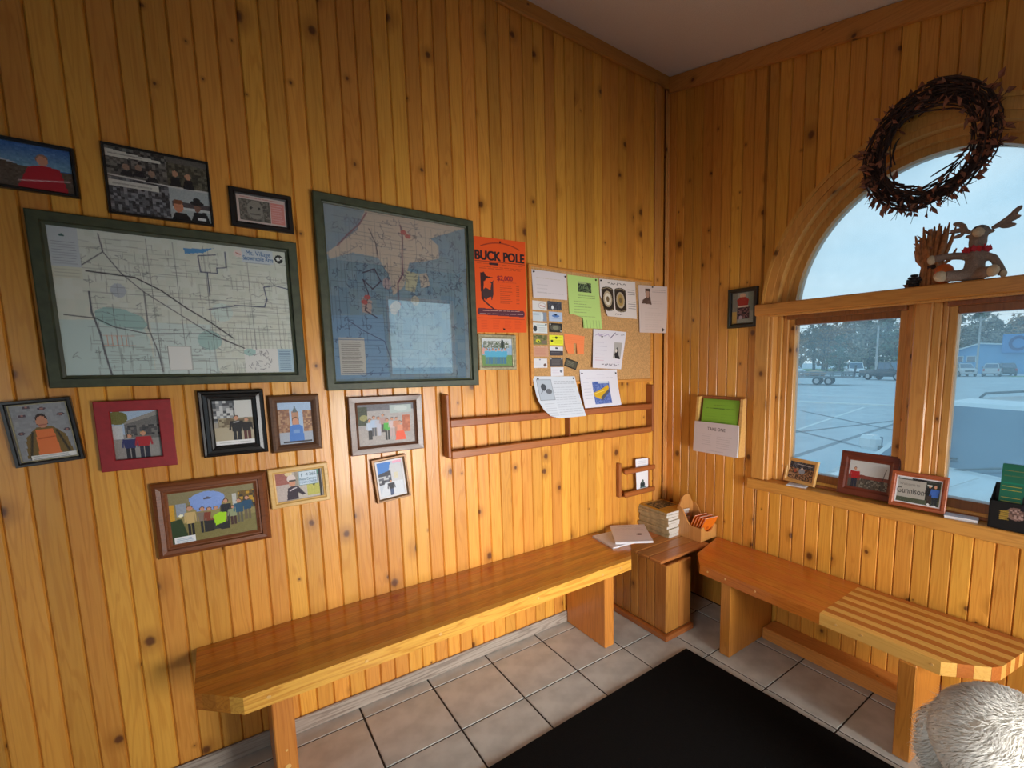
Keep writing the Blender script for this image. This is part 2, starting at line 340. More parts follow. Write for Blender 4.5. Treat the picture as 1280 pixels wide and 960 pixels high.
# ------------------------------------------------------------------ flat print: a raster painted onto a fine grid of faces
_txt = {}
def text_tris(s):
    if s not in _txt:
        c = bpy.data.curves.new('lettering', 'FONT'); c.body = s; o = link('lettering', c)
        dg = bpy.context.evaluated_depsgraph_get(); me = bpy.data.meshes.new_from_object(o.evaluated_get(dg)); me.calc_loop_triangles()
        v = np.array([q.co[:2] for q in me.vertices]); t = np.array([q.vertices[:] for q in me.loop_triangles])
        bpy.data.objects.remove(o); bpy.data.curves.remove(c); bpy.data.meshes.remove(me)
        _txt[s] = v[t]
    return _txt[s]
class Cv:
    def __init__(s, w, h, bg):
        s.w, s.h = int(w), int(h); s.a = np.zeros((s.h, s.w, 3)); s.a[:] = bg; s.k = np.ones((s.h, s.w), bool)
        s.U, s.V = np.meshgrid((np.arange(s.w) + .5) / s.w, (np.arange(s.h) + .5) / s.h)
    def rect(s, a, b, c, d, col): s.a[(s.U >= a) & (s.U < c) & (s.V >= b) & (s.V < d)] = col; return s
    def ell(s, cu, cv, ru, rv, col): s.a[((s.U - cu) / ru) ** 2 + ((s.V - cv) / rv) ** 2 <= 1] = col; return s
    def mask(s, pts):
        m = np.zeros((s.h, s.w), bool); n = len(pts)
        for i in range(n):
            (x0, y0), (x1, y1) = pts[i], pts[(i + 1) % n]
            if y0 == y1: continue
            c = ((y0 > s.V) != (y1 > s.V)) & (s.U < (x1 - x0) * (s.V - y0) / (y1 - y0) + x0); m ^= c
        return m
    def poly(s, pts, col): s.a[s.mask(pts)] = col; return s
    def line(s, pts, wpx, col, al=1.0):
        X, Y = s.U * s.w, s.V * s.h
        for (x0, y0), (x1, y1) in zip(pts[:-1], pts[1:]):
            x0 *= s.w; x1 *= s.w; y0 *= s.h; y1 *= s.h
            dx, dy = x1 - x0, y1 - y0; l2 = dx * dx + dy * dy + 1e-9
            t = np.clip(((X - x0) * dx + (Y - y0) * dy) / l2, 0, 1)
            d = np.hypot(X - x0 - t * dx, Y - y0 - t * dy); f = np.clip(wpx / 2 + .5 - d, 0, 1)[..., None] * al
            s.a = s.a * (1 - f) + np.array(col, float) * f
        return s
    def grain(s, amp, blur=1):
        n = rng.normal(0, 1, (s.h // blur + 1, s.w // blur + 1)); n = np.kron(n, np.ones((blur, blur)))[:s.h, :s.w]
        s.a = s.a + amp * n[..., None]; return s
    def patch(s, a, b, c, d, cols, cell=3):
        """mottled area of several colours"""
        hh, ww = s.h // cell + 1, s.w // cell + 1
        n = np.kron(rng.integers(0, len(cols), (hh, ww)), np.ones((cell, cell), int))[:s.h, :s.w]
        m = (s.U >= a) & (s.U < c) & (s.V >= b) & (s.V < d); s.a[m] = np.array(cols, float)[n][m]; return s
    def rows(s, a, b, c, d, n, col, fill=.8, al=.7):
        """rows of small print"""
        for i in range(n):
            v = b + (d - b) * (i + .5) / n; u = a; e = c - (c - a) * random.random() * (1 - fill)
            while u < e:
                q = min(e, u + (c - a) * random.uniform(.06, .2)); s.line([(u, v), (q, v)], .7, col, al); u = q + (c - a) * .035
        return s
    def text(s, t, u, v, hgt, col, maxw=None, rot=0.0, center=True):
        tr = text_tris(t); P = tr.reshape(-1, 2); x0, x1 = P[:, 0].min(), P[:, 0].max(); sc_ = hgt * s.h / .7
        if maxw and (x1 - x0) * sc_ > maxw * s.w: sx = maxw * s.w / (x1 - x0)
        else: sx = sc_
        q = tr.copy(); q[..., 0] = (q[..., 0] - ((x0 + x1) / 2 if center else x0)) * sx; q[..., 1] = -(q[..., 1] - .35) * sc_
        if rot:
            c, n = math.cos(rot), math.sin(rot); q = np.stack([q[..., 0] * c - q[..., 1] * n, q[..., 0] * n + q[..., 1] * c], -1)
        q[..., 0] += u * s.w; q[..., 1] += v * s.h; SS = 3
        cov = np.zeros((s.h * SS, s.w * SS), bool)
        for T in q * SS:
            mn = np.floor(T.min(0)).astype(int); mxx = np.ceil(T.max(0)).astype(int)
            xa, ya = max(mn[0], 0), max(mn[1], 0); xb, yb = min(mxx[0] + 1, s.w * SS), min(mxx[1] + 1, s.h * SS)
            if xa >= xb or ya >= yb: continue
            X, Y = np.meshgrid(np.arange(xa, xb) + .5, np.arange(ya, yb) + .5)
            def e(a, b): return (b[0] - a[0]) * (Y - a[1]) - (b[1] - a[1]) * (X - a[0])
            e0, e1, e2 = e(T[0], T[1]), e(T[1], T[2]), e(T[2], T[0])
            cov[ya:yb, xa:xb] |= ((e0 >= 0) & (e1 >= 0) & (e2 >= 0)) | ((e0 <= 0) & (e1 <= 0) & (e2 <= 0))
        f = cov.reshape(s.h, SS, s.w, SS).mean((1, 3))[..., None]; s.a = s.a * (1 - f) + np.array(col, float) * f; return s
    def scribble(s, u0, v, u1, hgt, col, wpx=.9, al=.9):
        u = u0; p = []
        while u < u1: p.append((u, v + random.uniform(-.5, .5) * hgt)); u += hgt * s.h / s.w * random.uniform(.25, .6)
        k = 0
        while k < len(p) - 1:
            m = random.randint(4, 8); s.line(p[k:k + m], wpx, col, al); k += m + 1
        return s
    def person(s, u, top, bot, shirt, pants=(40, 44, 60), skin=(206, 150, 120), hair=(60, 44, 34), wid=None, hat=None):
        H = bot - top; ar = s.h / s.w; wd = wid or H * .30 * ar; r = H * .075
        s.rect(u - wd * .36, top + H * .5, u - wd * .03, bot, pants); s.rect(u + wd * .03, top + H * .5, u + wd * .36, bot, pants)
        s.poly([(u - wd * .5, top + H * .2), (u + wd * .5, top + H * .2), (u + wd * .42, top + H * .56), (u - wd * .42, top + H * .56)], shirt)
        s.line([(u - wd * .5, top + H * .22), (u - wd * .62, top + H * .5)], max(1.2, wd * s.w * .16), shirt)
        s.line([(u + wd * .5, top + H * .22), (u + wd * .62, top + H * .5)], max(1.2, wd * s.w * .16), shirt)
        s.ell(u, top + r * 1.0, r * ar * 1.0, r * 1.05, hair); s.ell(u, top + r * 1.25, r * ar * .82, r * .95, skin)
        if hat: s.ell(u, top + r * .5, r * ar * 1.3, r * .55, hat)
        return s
    def grid(s, fn, name, parent=None, mats=None, kind=None):
        """mesh of w*h faces, fn(u, v) -> position arrays"""
        u, v = np.meshgrid(np.linspace(0, 1, s.w + 1), np.linspace(0, 1, s.h + 1))
        x, y, z = fn(u, v); co = np.stack([np.broadcast_to(q, u.shape) for q in (x, y, z)], -1).reshape(-1, 3)
        i = np.arange(s.h)[:, None] * (s.w + 1) + np.arange(s.w)[None]
        q = np.stack([i + s.w + 1, i + s.w + 2, i + 1, i], -1)[s.k]; col = np.clip(s.a, 0, 255)[s.k] / 255
        n = len(q); me = bpy.data.meshes.new(name); me.vertices.add(len(co)); me.vertices.foreach_set('co', co.ravel().astype(np.float32))
        me.loops.add(n * 4); me.loops.foreach_set('vertex_index', q.ravel().astype(np.int32))
        me.polygons.add(n); me.polygons.foreach_set('loop_start', np.arange(0, n * 4, 4, dtype=np.int32))
        me.update(calc_edges=True)
        at = me.color_attributes.new('Col', 'BYTE_COLOR', 'CORNER')
        c4 = np.ones((n, 4, 4), np.float32); c4[..., :3] = col[:, None, :]; at.data.foreach_set('color_srgb', c4.ravel())
        me.materials.append(mats or M['print']); me.update()
        return link(name, me, parent)
    def flat(s, x0, x1, z0, z1, y, name='print', parent=None):
        return s.grid(lambda u, v: (x0 + (x1 - x0) * u, y + 0 * u, z1 + (z0 - z1) * v), name, parent)
# ================================================================== THE ROOM
YB, XF = -3.3, -4.4                      # back wall, far left wall
YC, ZC = -1.46, 1.765                    # centre of the arched window
def roof(y): return 3.27 + .213 * y
def arch(y, r): return ZC + math.sqrt(max(0, r * r - (y - YC) ** 2))

# floor ------------------------------------------------------------
mb = MB(); mb.box(XF, .16, YB, .14, -.12, -.003); floor = struct(mb.build('floor', M['grout']))
_tm = {}
xs = [-1.977 + .3022 * k for k in range(-8, 8)]; ys = [-.092 - .3288 * k for k in range(-1, 11)]
for i in range(len(xs) - 1):
    for j in range(len(ys) - 1):
        x0, x1 = max(xs[i], XF), min(xs[i + 1], 0); y1, y0 = min(ys[j], 0), max(ys[j + 1], YB)
        if x1 - x0 < .03 or y1 - y0 < .03: continue
        key = (round(x1 - x0, 3), round(y1 - y0, 3))
        if key not in _tm:
            q = MB(); hx, hy = key[0] / 2 - .0035, key[1] / 2 - .0035; q.bbox(-hx, hx, -hy, hy, -.003, .0045, .002); _tm[key] = q.mesh('tile', M['tile'])
        link('tile', _tm[key], floor, ((x0 + x1) / 2, (y0 + y1) / 2, -.0045 + random.uniform(0, .0006)), (0, 0, random.choice((0, PI))))

# left wall ----------------------------------------------------------
mb = MB(); mb.box(XF - .14, .16, .018, .14, -.1, 3.34); wl = struct(mb.build('wall_left', M['pine']))
def board_mesh(w, cols, zb, zt, horiz):
    """vertical tongue and groove board; cols: positions across it; front recess at the edges"""
    vs = []; fs = []; n = len(cols)
    for c in cols:
        rec = .0060 if c in (cols[0], cols[-1]) else 0.0
        for z in (zb(c), zt(c)):
            vs.append((c, rec, z) if horiz == 'x' else (rec, c, z))
    for c in (cols[0], cols[-1]):
        for z in (zb(c), zt(c)):
            vs.append((c, .018, z) if horiz == 'x' else (.018, c, z))
    for i in range(n - 1): fs.append((2 * i, 2 * i + 2, 2 * i + 3, 2 * i + 1))
    b = 2 * n; fs += [(0, 1, b + 1, b), (2 * n - 2, b + 2, b + 3, 2 * n - 1), (b, b + 1, b + 3, b + 2)]
    q = MB(); q.add(vs, fs); return q.mesh('board', M['pine'])
PW = .0636; ch = .0046
bl = board_mesh(PW, [.0004, ch, PW * .5, PW - ch, PW - .0004], lambda c: .004, lambda c: 3.26, 'x')
for k in range(-12, 56):
    x1 = -.798 - PW * k
    link('board', bl, wl, (x1 - PW, 0, 0))

# right wall (holds the arched window) --------------------------------
WH = (-2.18, -.74)
def solid(y, r=.70):
    t = roof(y) + .03
    if WH[0] < y < WH[1]: return [(0, .85), (arch(y, r), t)]
    return [(0, t)]
cuts = sorted(set([YB - .14, .14] + list(WH) + [YC + .70 * math.cos(PI * i / 28) for i in range(29)]))
mb = MB()
for a, b in zip(cuts[:-1], cuts[1:]):
    m_ = (a + b) / 2; e = 1e-5
    for (p0, p1), (q0, q1) in zip(solid(a + e), solid(b - e)):
        if len(solid(a + e)) != len(solid(b - e)): continue
        mb.prism([(a, p0 - (.1 if p0 == 0 else 0)), (b, q0 - (.1 if q0 == 0 else 0)), (b, q1), (a, p1)], 'x', .018, .16)
wr = struct(mb.build('wall_right', M['pine']))
def rboard(y0, y1, zb, zt):
    w_ = y1 - y0
    if w_ < .012: return
    cols = [.0004, ch, w_ * .25, w_ * .5, w_ * .75, w_ - ch, w_ - .0004]
    me = board_mesh(w_, cols, lambda c: zb(y0 + c), lambda c: zt(y0 + c), 'y')
    link('board', me, wr, (0, y0, 0))
top = lambda y: roof(y) - .01
for k in range(0, 48):
    y1 = -.067 - .069 * k + (.069 if k == 0 else 0) * 0; y0 = y1 - .069
    if k == 0: rboard(-.067, -.004, lambda y: .004, top)
    if y0 < YB: break
    if y0 > -.70 or y1 < -2.22: rboard(y0, y1, lambda y: .004, top)
    elif y1 > -2.22:
        if y1 > -.70: rboard(-.70, y1, lambda y: .004, top)
        if y0 < -2.22: rboard(y0, -2.22, lambda y: .004, top)
        rboard(max(y0, -2.22), min(y1, -.70), lambda y: max(arch(y, .715), ZC), top)
y1 = -.702
for k in range(0, 23):
    y0 = -.782 - .0705 * k if k < 20 else y1 - .0705
    y0 = max(y0, -2.22); rboard(y0, y1, lambda y: .004, lambda y: .84); y1 = y0
    if y0 <= -2.22: break

# back wall, far wall, ceiling -----------------------------------------
mb = MB()
for x0, x1, z0, z1 in ((XF - .14, -4.25, -.1, 2.7), (-4.25, -3.35, 2.1, 2.7), (-3.35, -1.5, -.1, 2.7), (-1.5, -.85, 1.28, 2.7), (-1.5, -.4, -.1, .12), (-.85, -.4, 1.28, 1.38), (-.4, -.08, -.1, 1.38), (-.85, -.08, 2.26, 2.7), (-.08, .02, -.1, 2.7)):
    mb.box(x0, x1, YB - .14, YB, z0, z1)
struct(mb.build('wall_back', M['dark_panel']))
mb = MB()
for y0, y1, z0, z1 in ((YB - .0, -3.05, -.1, 3.4), (-3.05, -1.55, 2.1, 3.4), (-1.55, .02, -.1, 3.4)): mb.box(XF - .14, XF, y0, y1, z0, z1)
struct(mb.build('wall_front', M['dark_panel']))
mb = MB(); mb.prism([(.14, roof(.14)), (YB - .14, roof(YB - .14)), (YB - .14, roof(YB - .14) + .08), (.14, roof(.14) + .08)], 'x', XF - .14, .16)
struct(mb.build('ceiling', M['ceiling']))
def glazed(name, axis, p, a0, a1, z0, z1, fw=.07, mats=None):
    root = struct(link(name, None))
    f = MB()
    for r in ((a0, a0 + fw, z0, z1), (a1 - fw, a1, z0, z1), (a0 + fw, a1 - fw, z0, z0 + fw), (a0 + fw, a1 - fw, z1 - fw, z1)):
        f.bbox(*( (r[0], r[1], p - .02, p + .02) if axis == 'y' else (p - .02, p + .02, r[0], r[1])), r[2], r[3], .004)
    f.build('window_frame', M['casing'], root)
    g = MB(); h = .004
    g.box(*((a0 + fw, a1 - fw, p - h, p + h) if axis == 'y' else (p - h, p + h, a0 + fw, a1 - fw)), z0 + fw, z1 - fw)
    g.build('glass_pane', M['pane'], root)
glazed('added_opening_low', 'y', YB - .07, -1.5, -.4, .12, 1.28)  # made-up opening, put in to go with the main fill lamp
glazed('window_3', 'y', YB - .07, -.85, -.08, 1.38, 2.26, .035)
glazed('added_opening_back', 'y', YB - .07, -4.25, -3.35, .0, 2.1, .11)  # unseen glazed door added to house the weak back lamp
glazed('added_opening_side', 'x', XF - .07, -3.05, -1.55, .0, 2.1, .11)  # unseen glazed door added to house the side lamp

# trims -------------------------------------------------------------
mb = MB(); mb.bbox(XF, 0, -.019, -.0005, 3.196, 3.268, .003); struct(mb.build('trim_1', M['pine_x']))
mb = MB(); mb.prism([(-.02, 3.262), (-.02, 3.172), (YB, roof(YB) - .094), (YB, roof(YB) - .002)], 'x', -.019, -.0005)
struct(mb.build('trim_2', M['pine_y']))
mb = MB(); mb.bbox(-.128, -.079, -.016, -.0005, .09, 3.196, .004); mb.bbox(-.03, -.001, -.012, -.0005, .09, 3.19, .004)
struct(mb.build('trim_3', M['casing']))
mb = MB(); mb.tube([(-.011, -.011, .09), (-.011, -.011, 3.17)], .0095, 10); struct(mb.build('trim_4', M['casing']))
mb = MB(); mb.bbox(XF, -.55, -.015, -.0005, 0.0005, .066, .004); struct(mb.build('baseboard_left', M['grey_base']))
mb = MB(); mb.bbox(-.12, -.0005, -2.6, -.84, .0005, .066, .006); struct(mb.build('baseboard_right', M['pine_y']))

# arched window ---------------------------------------------------------
win = struct(link('window_1', None))
def ring(r0, r1, x0, x1, name, mat, a0=0.0, n=48):
    q = MB(); vs = []; fs = []
    for i in range(n + 1):
        t = a0 + (PI - 2 * a0) * i / n
        for r in (r0, r1):
            for x in (x0, x1): vs.append((x, YC + r * math.cos(t), ZC + r * math.sin(t)))
    for i in range(n):
        b = 4 * i
        fs += [(b, b + 4, b + 6, b + 2), (b + 1, b + 3, b + 7, b + 5), (b, b + 1, b + 5, b + 4), (b + 2, b + 6, b + 7, b + 3)]
    fs += [(0, 2, 3, 1), (4 * n, 4 * n + 1, 4 * n + 3, 4 * n + 2)]
    q.add(vs, fs); return q.build(name, mat, win)
ring(.695, .752, -.020, .0, 'arch_casing', M['casing'])
ring(.735, .752, -.028, -.02, 'arch_casing_bead', M['casing'])
ring(.668, .697, -.014, .15, 'arch_jamb', M['casing'])
ring(.640, .668, .030, .15, 'arch_stop', M['casing'])
ring(.606, .640, .060, .12, 'arch_sash', M['casing'])
def wbox(name, mat, *b, bev=.003): q = MB(); q.bbox(*b, bev); return q.build(name, M[mat], win)
for s, nm in ((1, 'left'), (-1, 'right')):
    def yy(a, b):
        p, q = YC + s * a, YC + s * b; return min(p, q), max(p, q)
    wbox('side_casing', 'casing', -.020, -.0005, *yy(.705, .785), .8605, 1.765)
    wbox('jamb', 'casing', -.012, .15, *yy(.685, .705), .8605, 1.765)
    wbox('jamb_stop', 'casing', .035, .15, *yy(.66, .685), .8605, 1.765)
    wbox('jamb_bead', 'casing', .050, .15, *yy(.632, .66), .8605, 1.765)
    # sash of each casement: two stiles and two rails, then its pane
    a, b = yy(.0, .632); lo = YC + s * .075; hi = YC + s * .632; lo, hi = min(lo, hi), max(lo, hi)
    wbox('sash_stile', 'casing', .062, .115, lo, lo + .032, .861, 1.76); wbox('sash_stile', 'casing', .062, .115, hi - .032, hi, .861, 1.76)
    wbox('sash_rail', 'sash', .060, .115, lo + .032, hi - .032, .861, .928); wbox('sash_rail', 'sash', .060, .115, lo + .032, hi - .032, 1.706, 1.76)
    wbox('screen_track', 'casing', .0515, .0615, lo, hi, .8605, .889); wbox('screen_track', 'sash', .044, .051, lo, hi, .8605, .876)
    wbox('head_stop', 'sash', .03, .062, lo, hi, 1.735, 1.762)
    q = MB(); q.box(.088, .094, lo + .03, hi - .03, .926, 1.708); q.build('glass_pane', M['pane'], win)
wbox('mullion', 'casing', .030, .15, YC - .024, YC + .042, .8605, 1.762, bev=.005)
for s in (-1, 1):
    p = sorted((YC + .009 + s * .033, YC + s * .055)); wbox('mullion_stop', 'casing', .045, .15, *p, .866, 1.762)
    p = sorted((YC + s * .055, YC + s * .075)); wbox('mullion_stop', 'casing', .056, .15, *p, .8605, 1.762)
wbox('transom_rail', 'pine_y', -.036, .15, YC - .785, YC + .785, 1.762, 1.822, bev=.005)
wbox('transom_bead', 'casing', -.030, .0, YC - .70, YC + .70, 1.752, 1.763, bev=.003)
wbox('sill', 'pine_y', -.036, .16, YC - .80, YC + .80, .803, .860, bev=.004)
q = MB(); n = 40; vs = [(.088, YC + .61 * math.cos(PI * i / n), ZC + .61 * math.sin(PI * i / n)) for i in range(n + 1)]
q.prism([(p[1], max(p[2], 1.80)) for p in vs], 'x', .088, .094); q.build('glass_pane', M['pane'], win)

# ================================================================== BENCHES
def interp(pts, t):
    for (a, va), (b, vb) in zip(pts[:-1], pts[1:]):
        if a <= t <= b: return va + (vb - va) * (t - a) / (b - a)
    return pts[0][1] if t < pts[0][0] else pts[-1][1]
b1 = thing('bench', 'long varnished wooden bench along the wall below the framed maps', 'bench', (-1.54, -.22, 0))
def loc_of(o): return Vector(o.location)
def child(q, name, mat, root, smooth=False):
    """mesh given in world coordinates, parented to a thing"""
    o = q.build(name, mat, root, smooth); rm = (Matrix.Translation(root.location) @ root.rotation_euler.to_matrix().to_4x4()).inverted()
    o.data.transform(rm); return o
Lx = [(-.437, -2.375), (-.31, -2.494), (0, -2.495)]; Rx = [(-.437, -.725), (-.29, -.594), (0, -.612)]
n = 12; wd = .4355 / n
for i in range(n):
    y0 = -.437 + wd * i + .0003; y1 = y0 + wd - .0006; ks = [y0] + [k for k in (-.31, -.29) if y0 < k < y1] + [y1]
    pts = [(interp(Lx, y), y) for y in ks] + [(interp(Rx, y), y) for y in ks[::-1]]
    q = MB(); dz = random.uniform(0, .0006); q.prism(pts, 'z', .432, .489 + dz)
    child(q, 'slat', M['bench_front'] if i == 0 else M['bench_top'], b1)
for x0, x1, yf in ((-2.306, -2.245, -.402), (-.851, -.788, -.368)):
    q = MB(); q.bbox(x0, x1, yf, -.017, .001, .4315, .004); child(q, 'leg', M['leg'], b1)
for x in (-2.31, -2.02, -1.75, -1.30, -.92, -.80):
    q = MB(); q.tube([(x, -.434, .462), (x, -.4385, .462)], .006, 10); child(q, 'dowel_plug', M['f_light'], b1)
for z in (.17, .23): 
    q = MB(); q.tube([(-2.275, -.400, z), (-2.275, -.4035, z)], .009 if z < .2 else .004, 10); child(q, 'dowel_plug', M['f_light'], b1)

b2 = thing('bench', 'two-tone wooden bench with striped end below the arched window', 'bench', (-.22, -1.2, 0))
Ly = [(-.425, -.648), (-.42, -.642), (-.318, -.544), (-.02, -.458)]
Ry = [(-.425, -1.725), (-.371, -1.789), (-.323, -1.848), (-.288, -1.869), (-.02, -1.915)]
n = 12; wd = .405 / n
for i in range(n):
    x0 = -.425 + wd * i + .0003; x1 = x0 + wd - .0006
    for sec in (0, 1):
        if sec == 0:
            ks = [x0] + [k for k in (-.42, -.318) if x0 < k < x1] + [x1]; pts = [(x, interp(Ly, x)) for x in ks] + [(x1, -1.2897), (x0, -1.2897)]
            mt = M['bench_red']
        else:
            ks = [x0] + [k for k in (-.371, -.323, -.288) if x0 < k < x1] + [x1]; pts = [(x, interp(Ry, x)) for x in ks] + [(x1, -1.2903), (x0, -1.2903)]
            mt = M['bench_light'] if i % 2 == 0 else M['bench_dark']
        q = MB(); q.prism(pts, 'z', .396, .447 + random.uniform(0, .0006)); child(q, 'slat', mt, b2)
for y0, y1, xf, xb in ((-.835, -.772, -.410, -.02), (-1.657, -1.597, -.434, -.125)):
    q = MB(); q.bbox(xf, xb, y0, y1, .001 if y1 > -1 else .001, .3955, .004); child(q, 'leg', M['leg'], b2)
for y in (-.70, -.81, -.98, -1.36, -1.46, -1.70):
    q = MB(); q.tube([(-.422, y, .424), (-.4265, y, .424)], .005, 10); child(q, 'dowel_plug', M['f_light'], b2)

# ================================================================== CORNER BOX
bx = thing('storage_box', 'slatted wooden corner box with plank lid between the two benches', 'box', (-.43, -.26, 0))
for i in range(7):
    y1 = -.025 - i * .066
    if i == 6: y0 = -.508
    else: y0 = y1 - .066
    q = MB(); q.bbox(-.533, -.515, y0 + .0012, y1 - .0012, .03, .418, .004); child(q, 'side_board', M['box'], bx)
for i in range(2):
    x0 = -.533 + i * .102; q = MB(); q.bbox(x0 + .0008, x0 + .1012, -.512, -.494, .03, .418, .004); child(q, 'front_board', M['box'], bx)
q = MB(); q.box(-.514, -.332, -.493, -.02, .03, .41); child(q, 'carcass', M['box'], bx)
q = MB(); q.bbox(-.56, -.533, -.538, -.02, .001, .034, .004); q.bbox(-.533, -.332, -.538, -.512, .001, .034, .004); child(q, 'plinth', M['rack'], bx)
lidrow = [(-.478, -.383), (-.382, -.288), (-.287, -.193), (-.192, -.098), (-.097, -.003)]
for i, (y0, y1) in enumerate(lidrow):
    q = MB(); q.bbox(-.541, -.115 if i == 0 else -.002, y0 + .001, y1 - .001, .4185, .436, .005); child(q, 'lid_board', M['lid'], bx)

# ================================================================== FLOOR MAT
q = MB(); q.bbox(-.62, .62, -.95, .95, 0.0, .012, .005)
o = q.build('door_mat', M['mat'], None, loc=(-1.121, -1.609, .001)); o.rotation_euler = (0, 0, math.radians(1.3)); tag(o, 'black carpet door mat lying on the beige floor tiles', 'mat')
# ================================================================== THINGS ON THE LEFT WALL
def frame_parts(root, w, h, bw, d, mat, cv, mat_w=0.0, glaze='acrylic', prof=None, mat_col=None, inner=None):
    """mitred frame facing -y around the origin; bw border width, d depth"""
    prof = prof or [(0, 0), (0, -d * .85), (bw * .12, -d), (bw * .62, -d), (bw * .80, -d * .72), (bw, -d * .66), (bw, -.004)]
    vs = []; fs = []
    for t, y in prof:
        for sx, sz in ((-1, -1), (1, -1), (1, 1), (-1, 1)): vs.append((sx * (w / 2 - t), y, sz * (h / 2 - t)))
    for i in range(len(prof) - 1):
        for j in range(4): fs.append((4 * i + j, 4 * i + (j + 1) % 4, 4 * i + 4 + (j + 1) % 4, 4 * i + 4 + j))
    q = MB(); q.add(vs, fs); q.build('frame', M[mat] if isinstance(mat, str) else mat, root)
    q = MB(); q.box(-w / 2 + .003, w / 2 - .003, -.0022, -.0008, -h / 2 + .003, h / 2 - .003); q.build('backing_board', M['black'], root)
    iw, ih = w / 2 - bw, h / 2 - bw; yp = -d * .35
    if mat_w:
        q = MB(); o = mat_w
        for r in ((-iw, iw, ih - o, ih), (-iw, iw, -ih, -ih + o), (-iw, -iw + o, -ih + o, ih - o), (iw - o, iw, -ih + o, ih - o)): q.box(r[0], r[1], yp - .0022, yp, r[2], r[3])
        q.build('mount', mat_col or M['white'], root)
    cv.flat(-iw, iw, -ih, ih, yp + .0006, 'print', root)
    if inner:
        t, im = inner; q = MB()
        for r in ((-iw, iw, ih - t, ih), (-iw, iw, -ih, -ih + t), (-iw, -iw + t, -ih + t, ih - t), (iw - t, iw, -ih + t, ih - t)): q.box(r[0], r[1], yp - .004, yp, r[2], r[3])
        q.build('inner_lip', M[im], root)
    q = MB(); q.box(-iw, iw, yp - .0062, yp - .0045, -ih, ih); q.build('glazing', M[glaze], root)
def wall_frame(name, label, cat, x0, x1, z0, z1, bw, d, mat, cv, tilt=0, wall='left', group=None, **kw):
    cx, cz = (x0 + x1) / 2, (z0 + z1) / 2
    if wall == 'left': root = thing(name, label, cat, (cx, -.001, cz), (0, math.radians(tilt), 0), group)
    else: root = thing(name, label, cat, (-.001, cx, cz), (0, 0, -PI / 2), group)
    frame_parts(root, abs(x1 - x0), z1 - z0, bw, d, mat, cv, **kw)
    return root
def cvm(w, h, res, bg): return Cv(max(8, round(w * res)), max(8, round(h * res)), bg)
SKIN = (208, 150, 120)

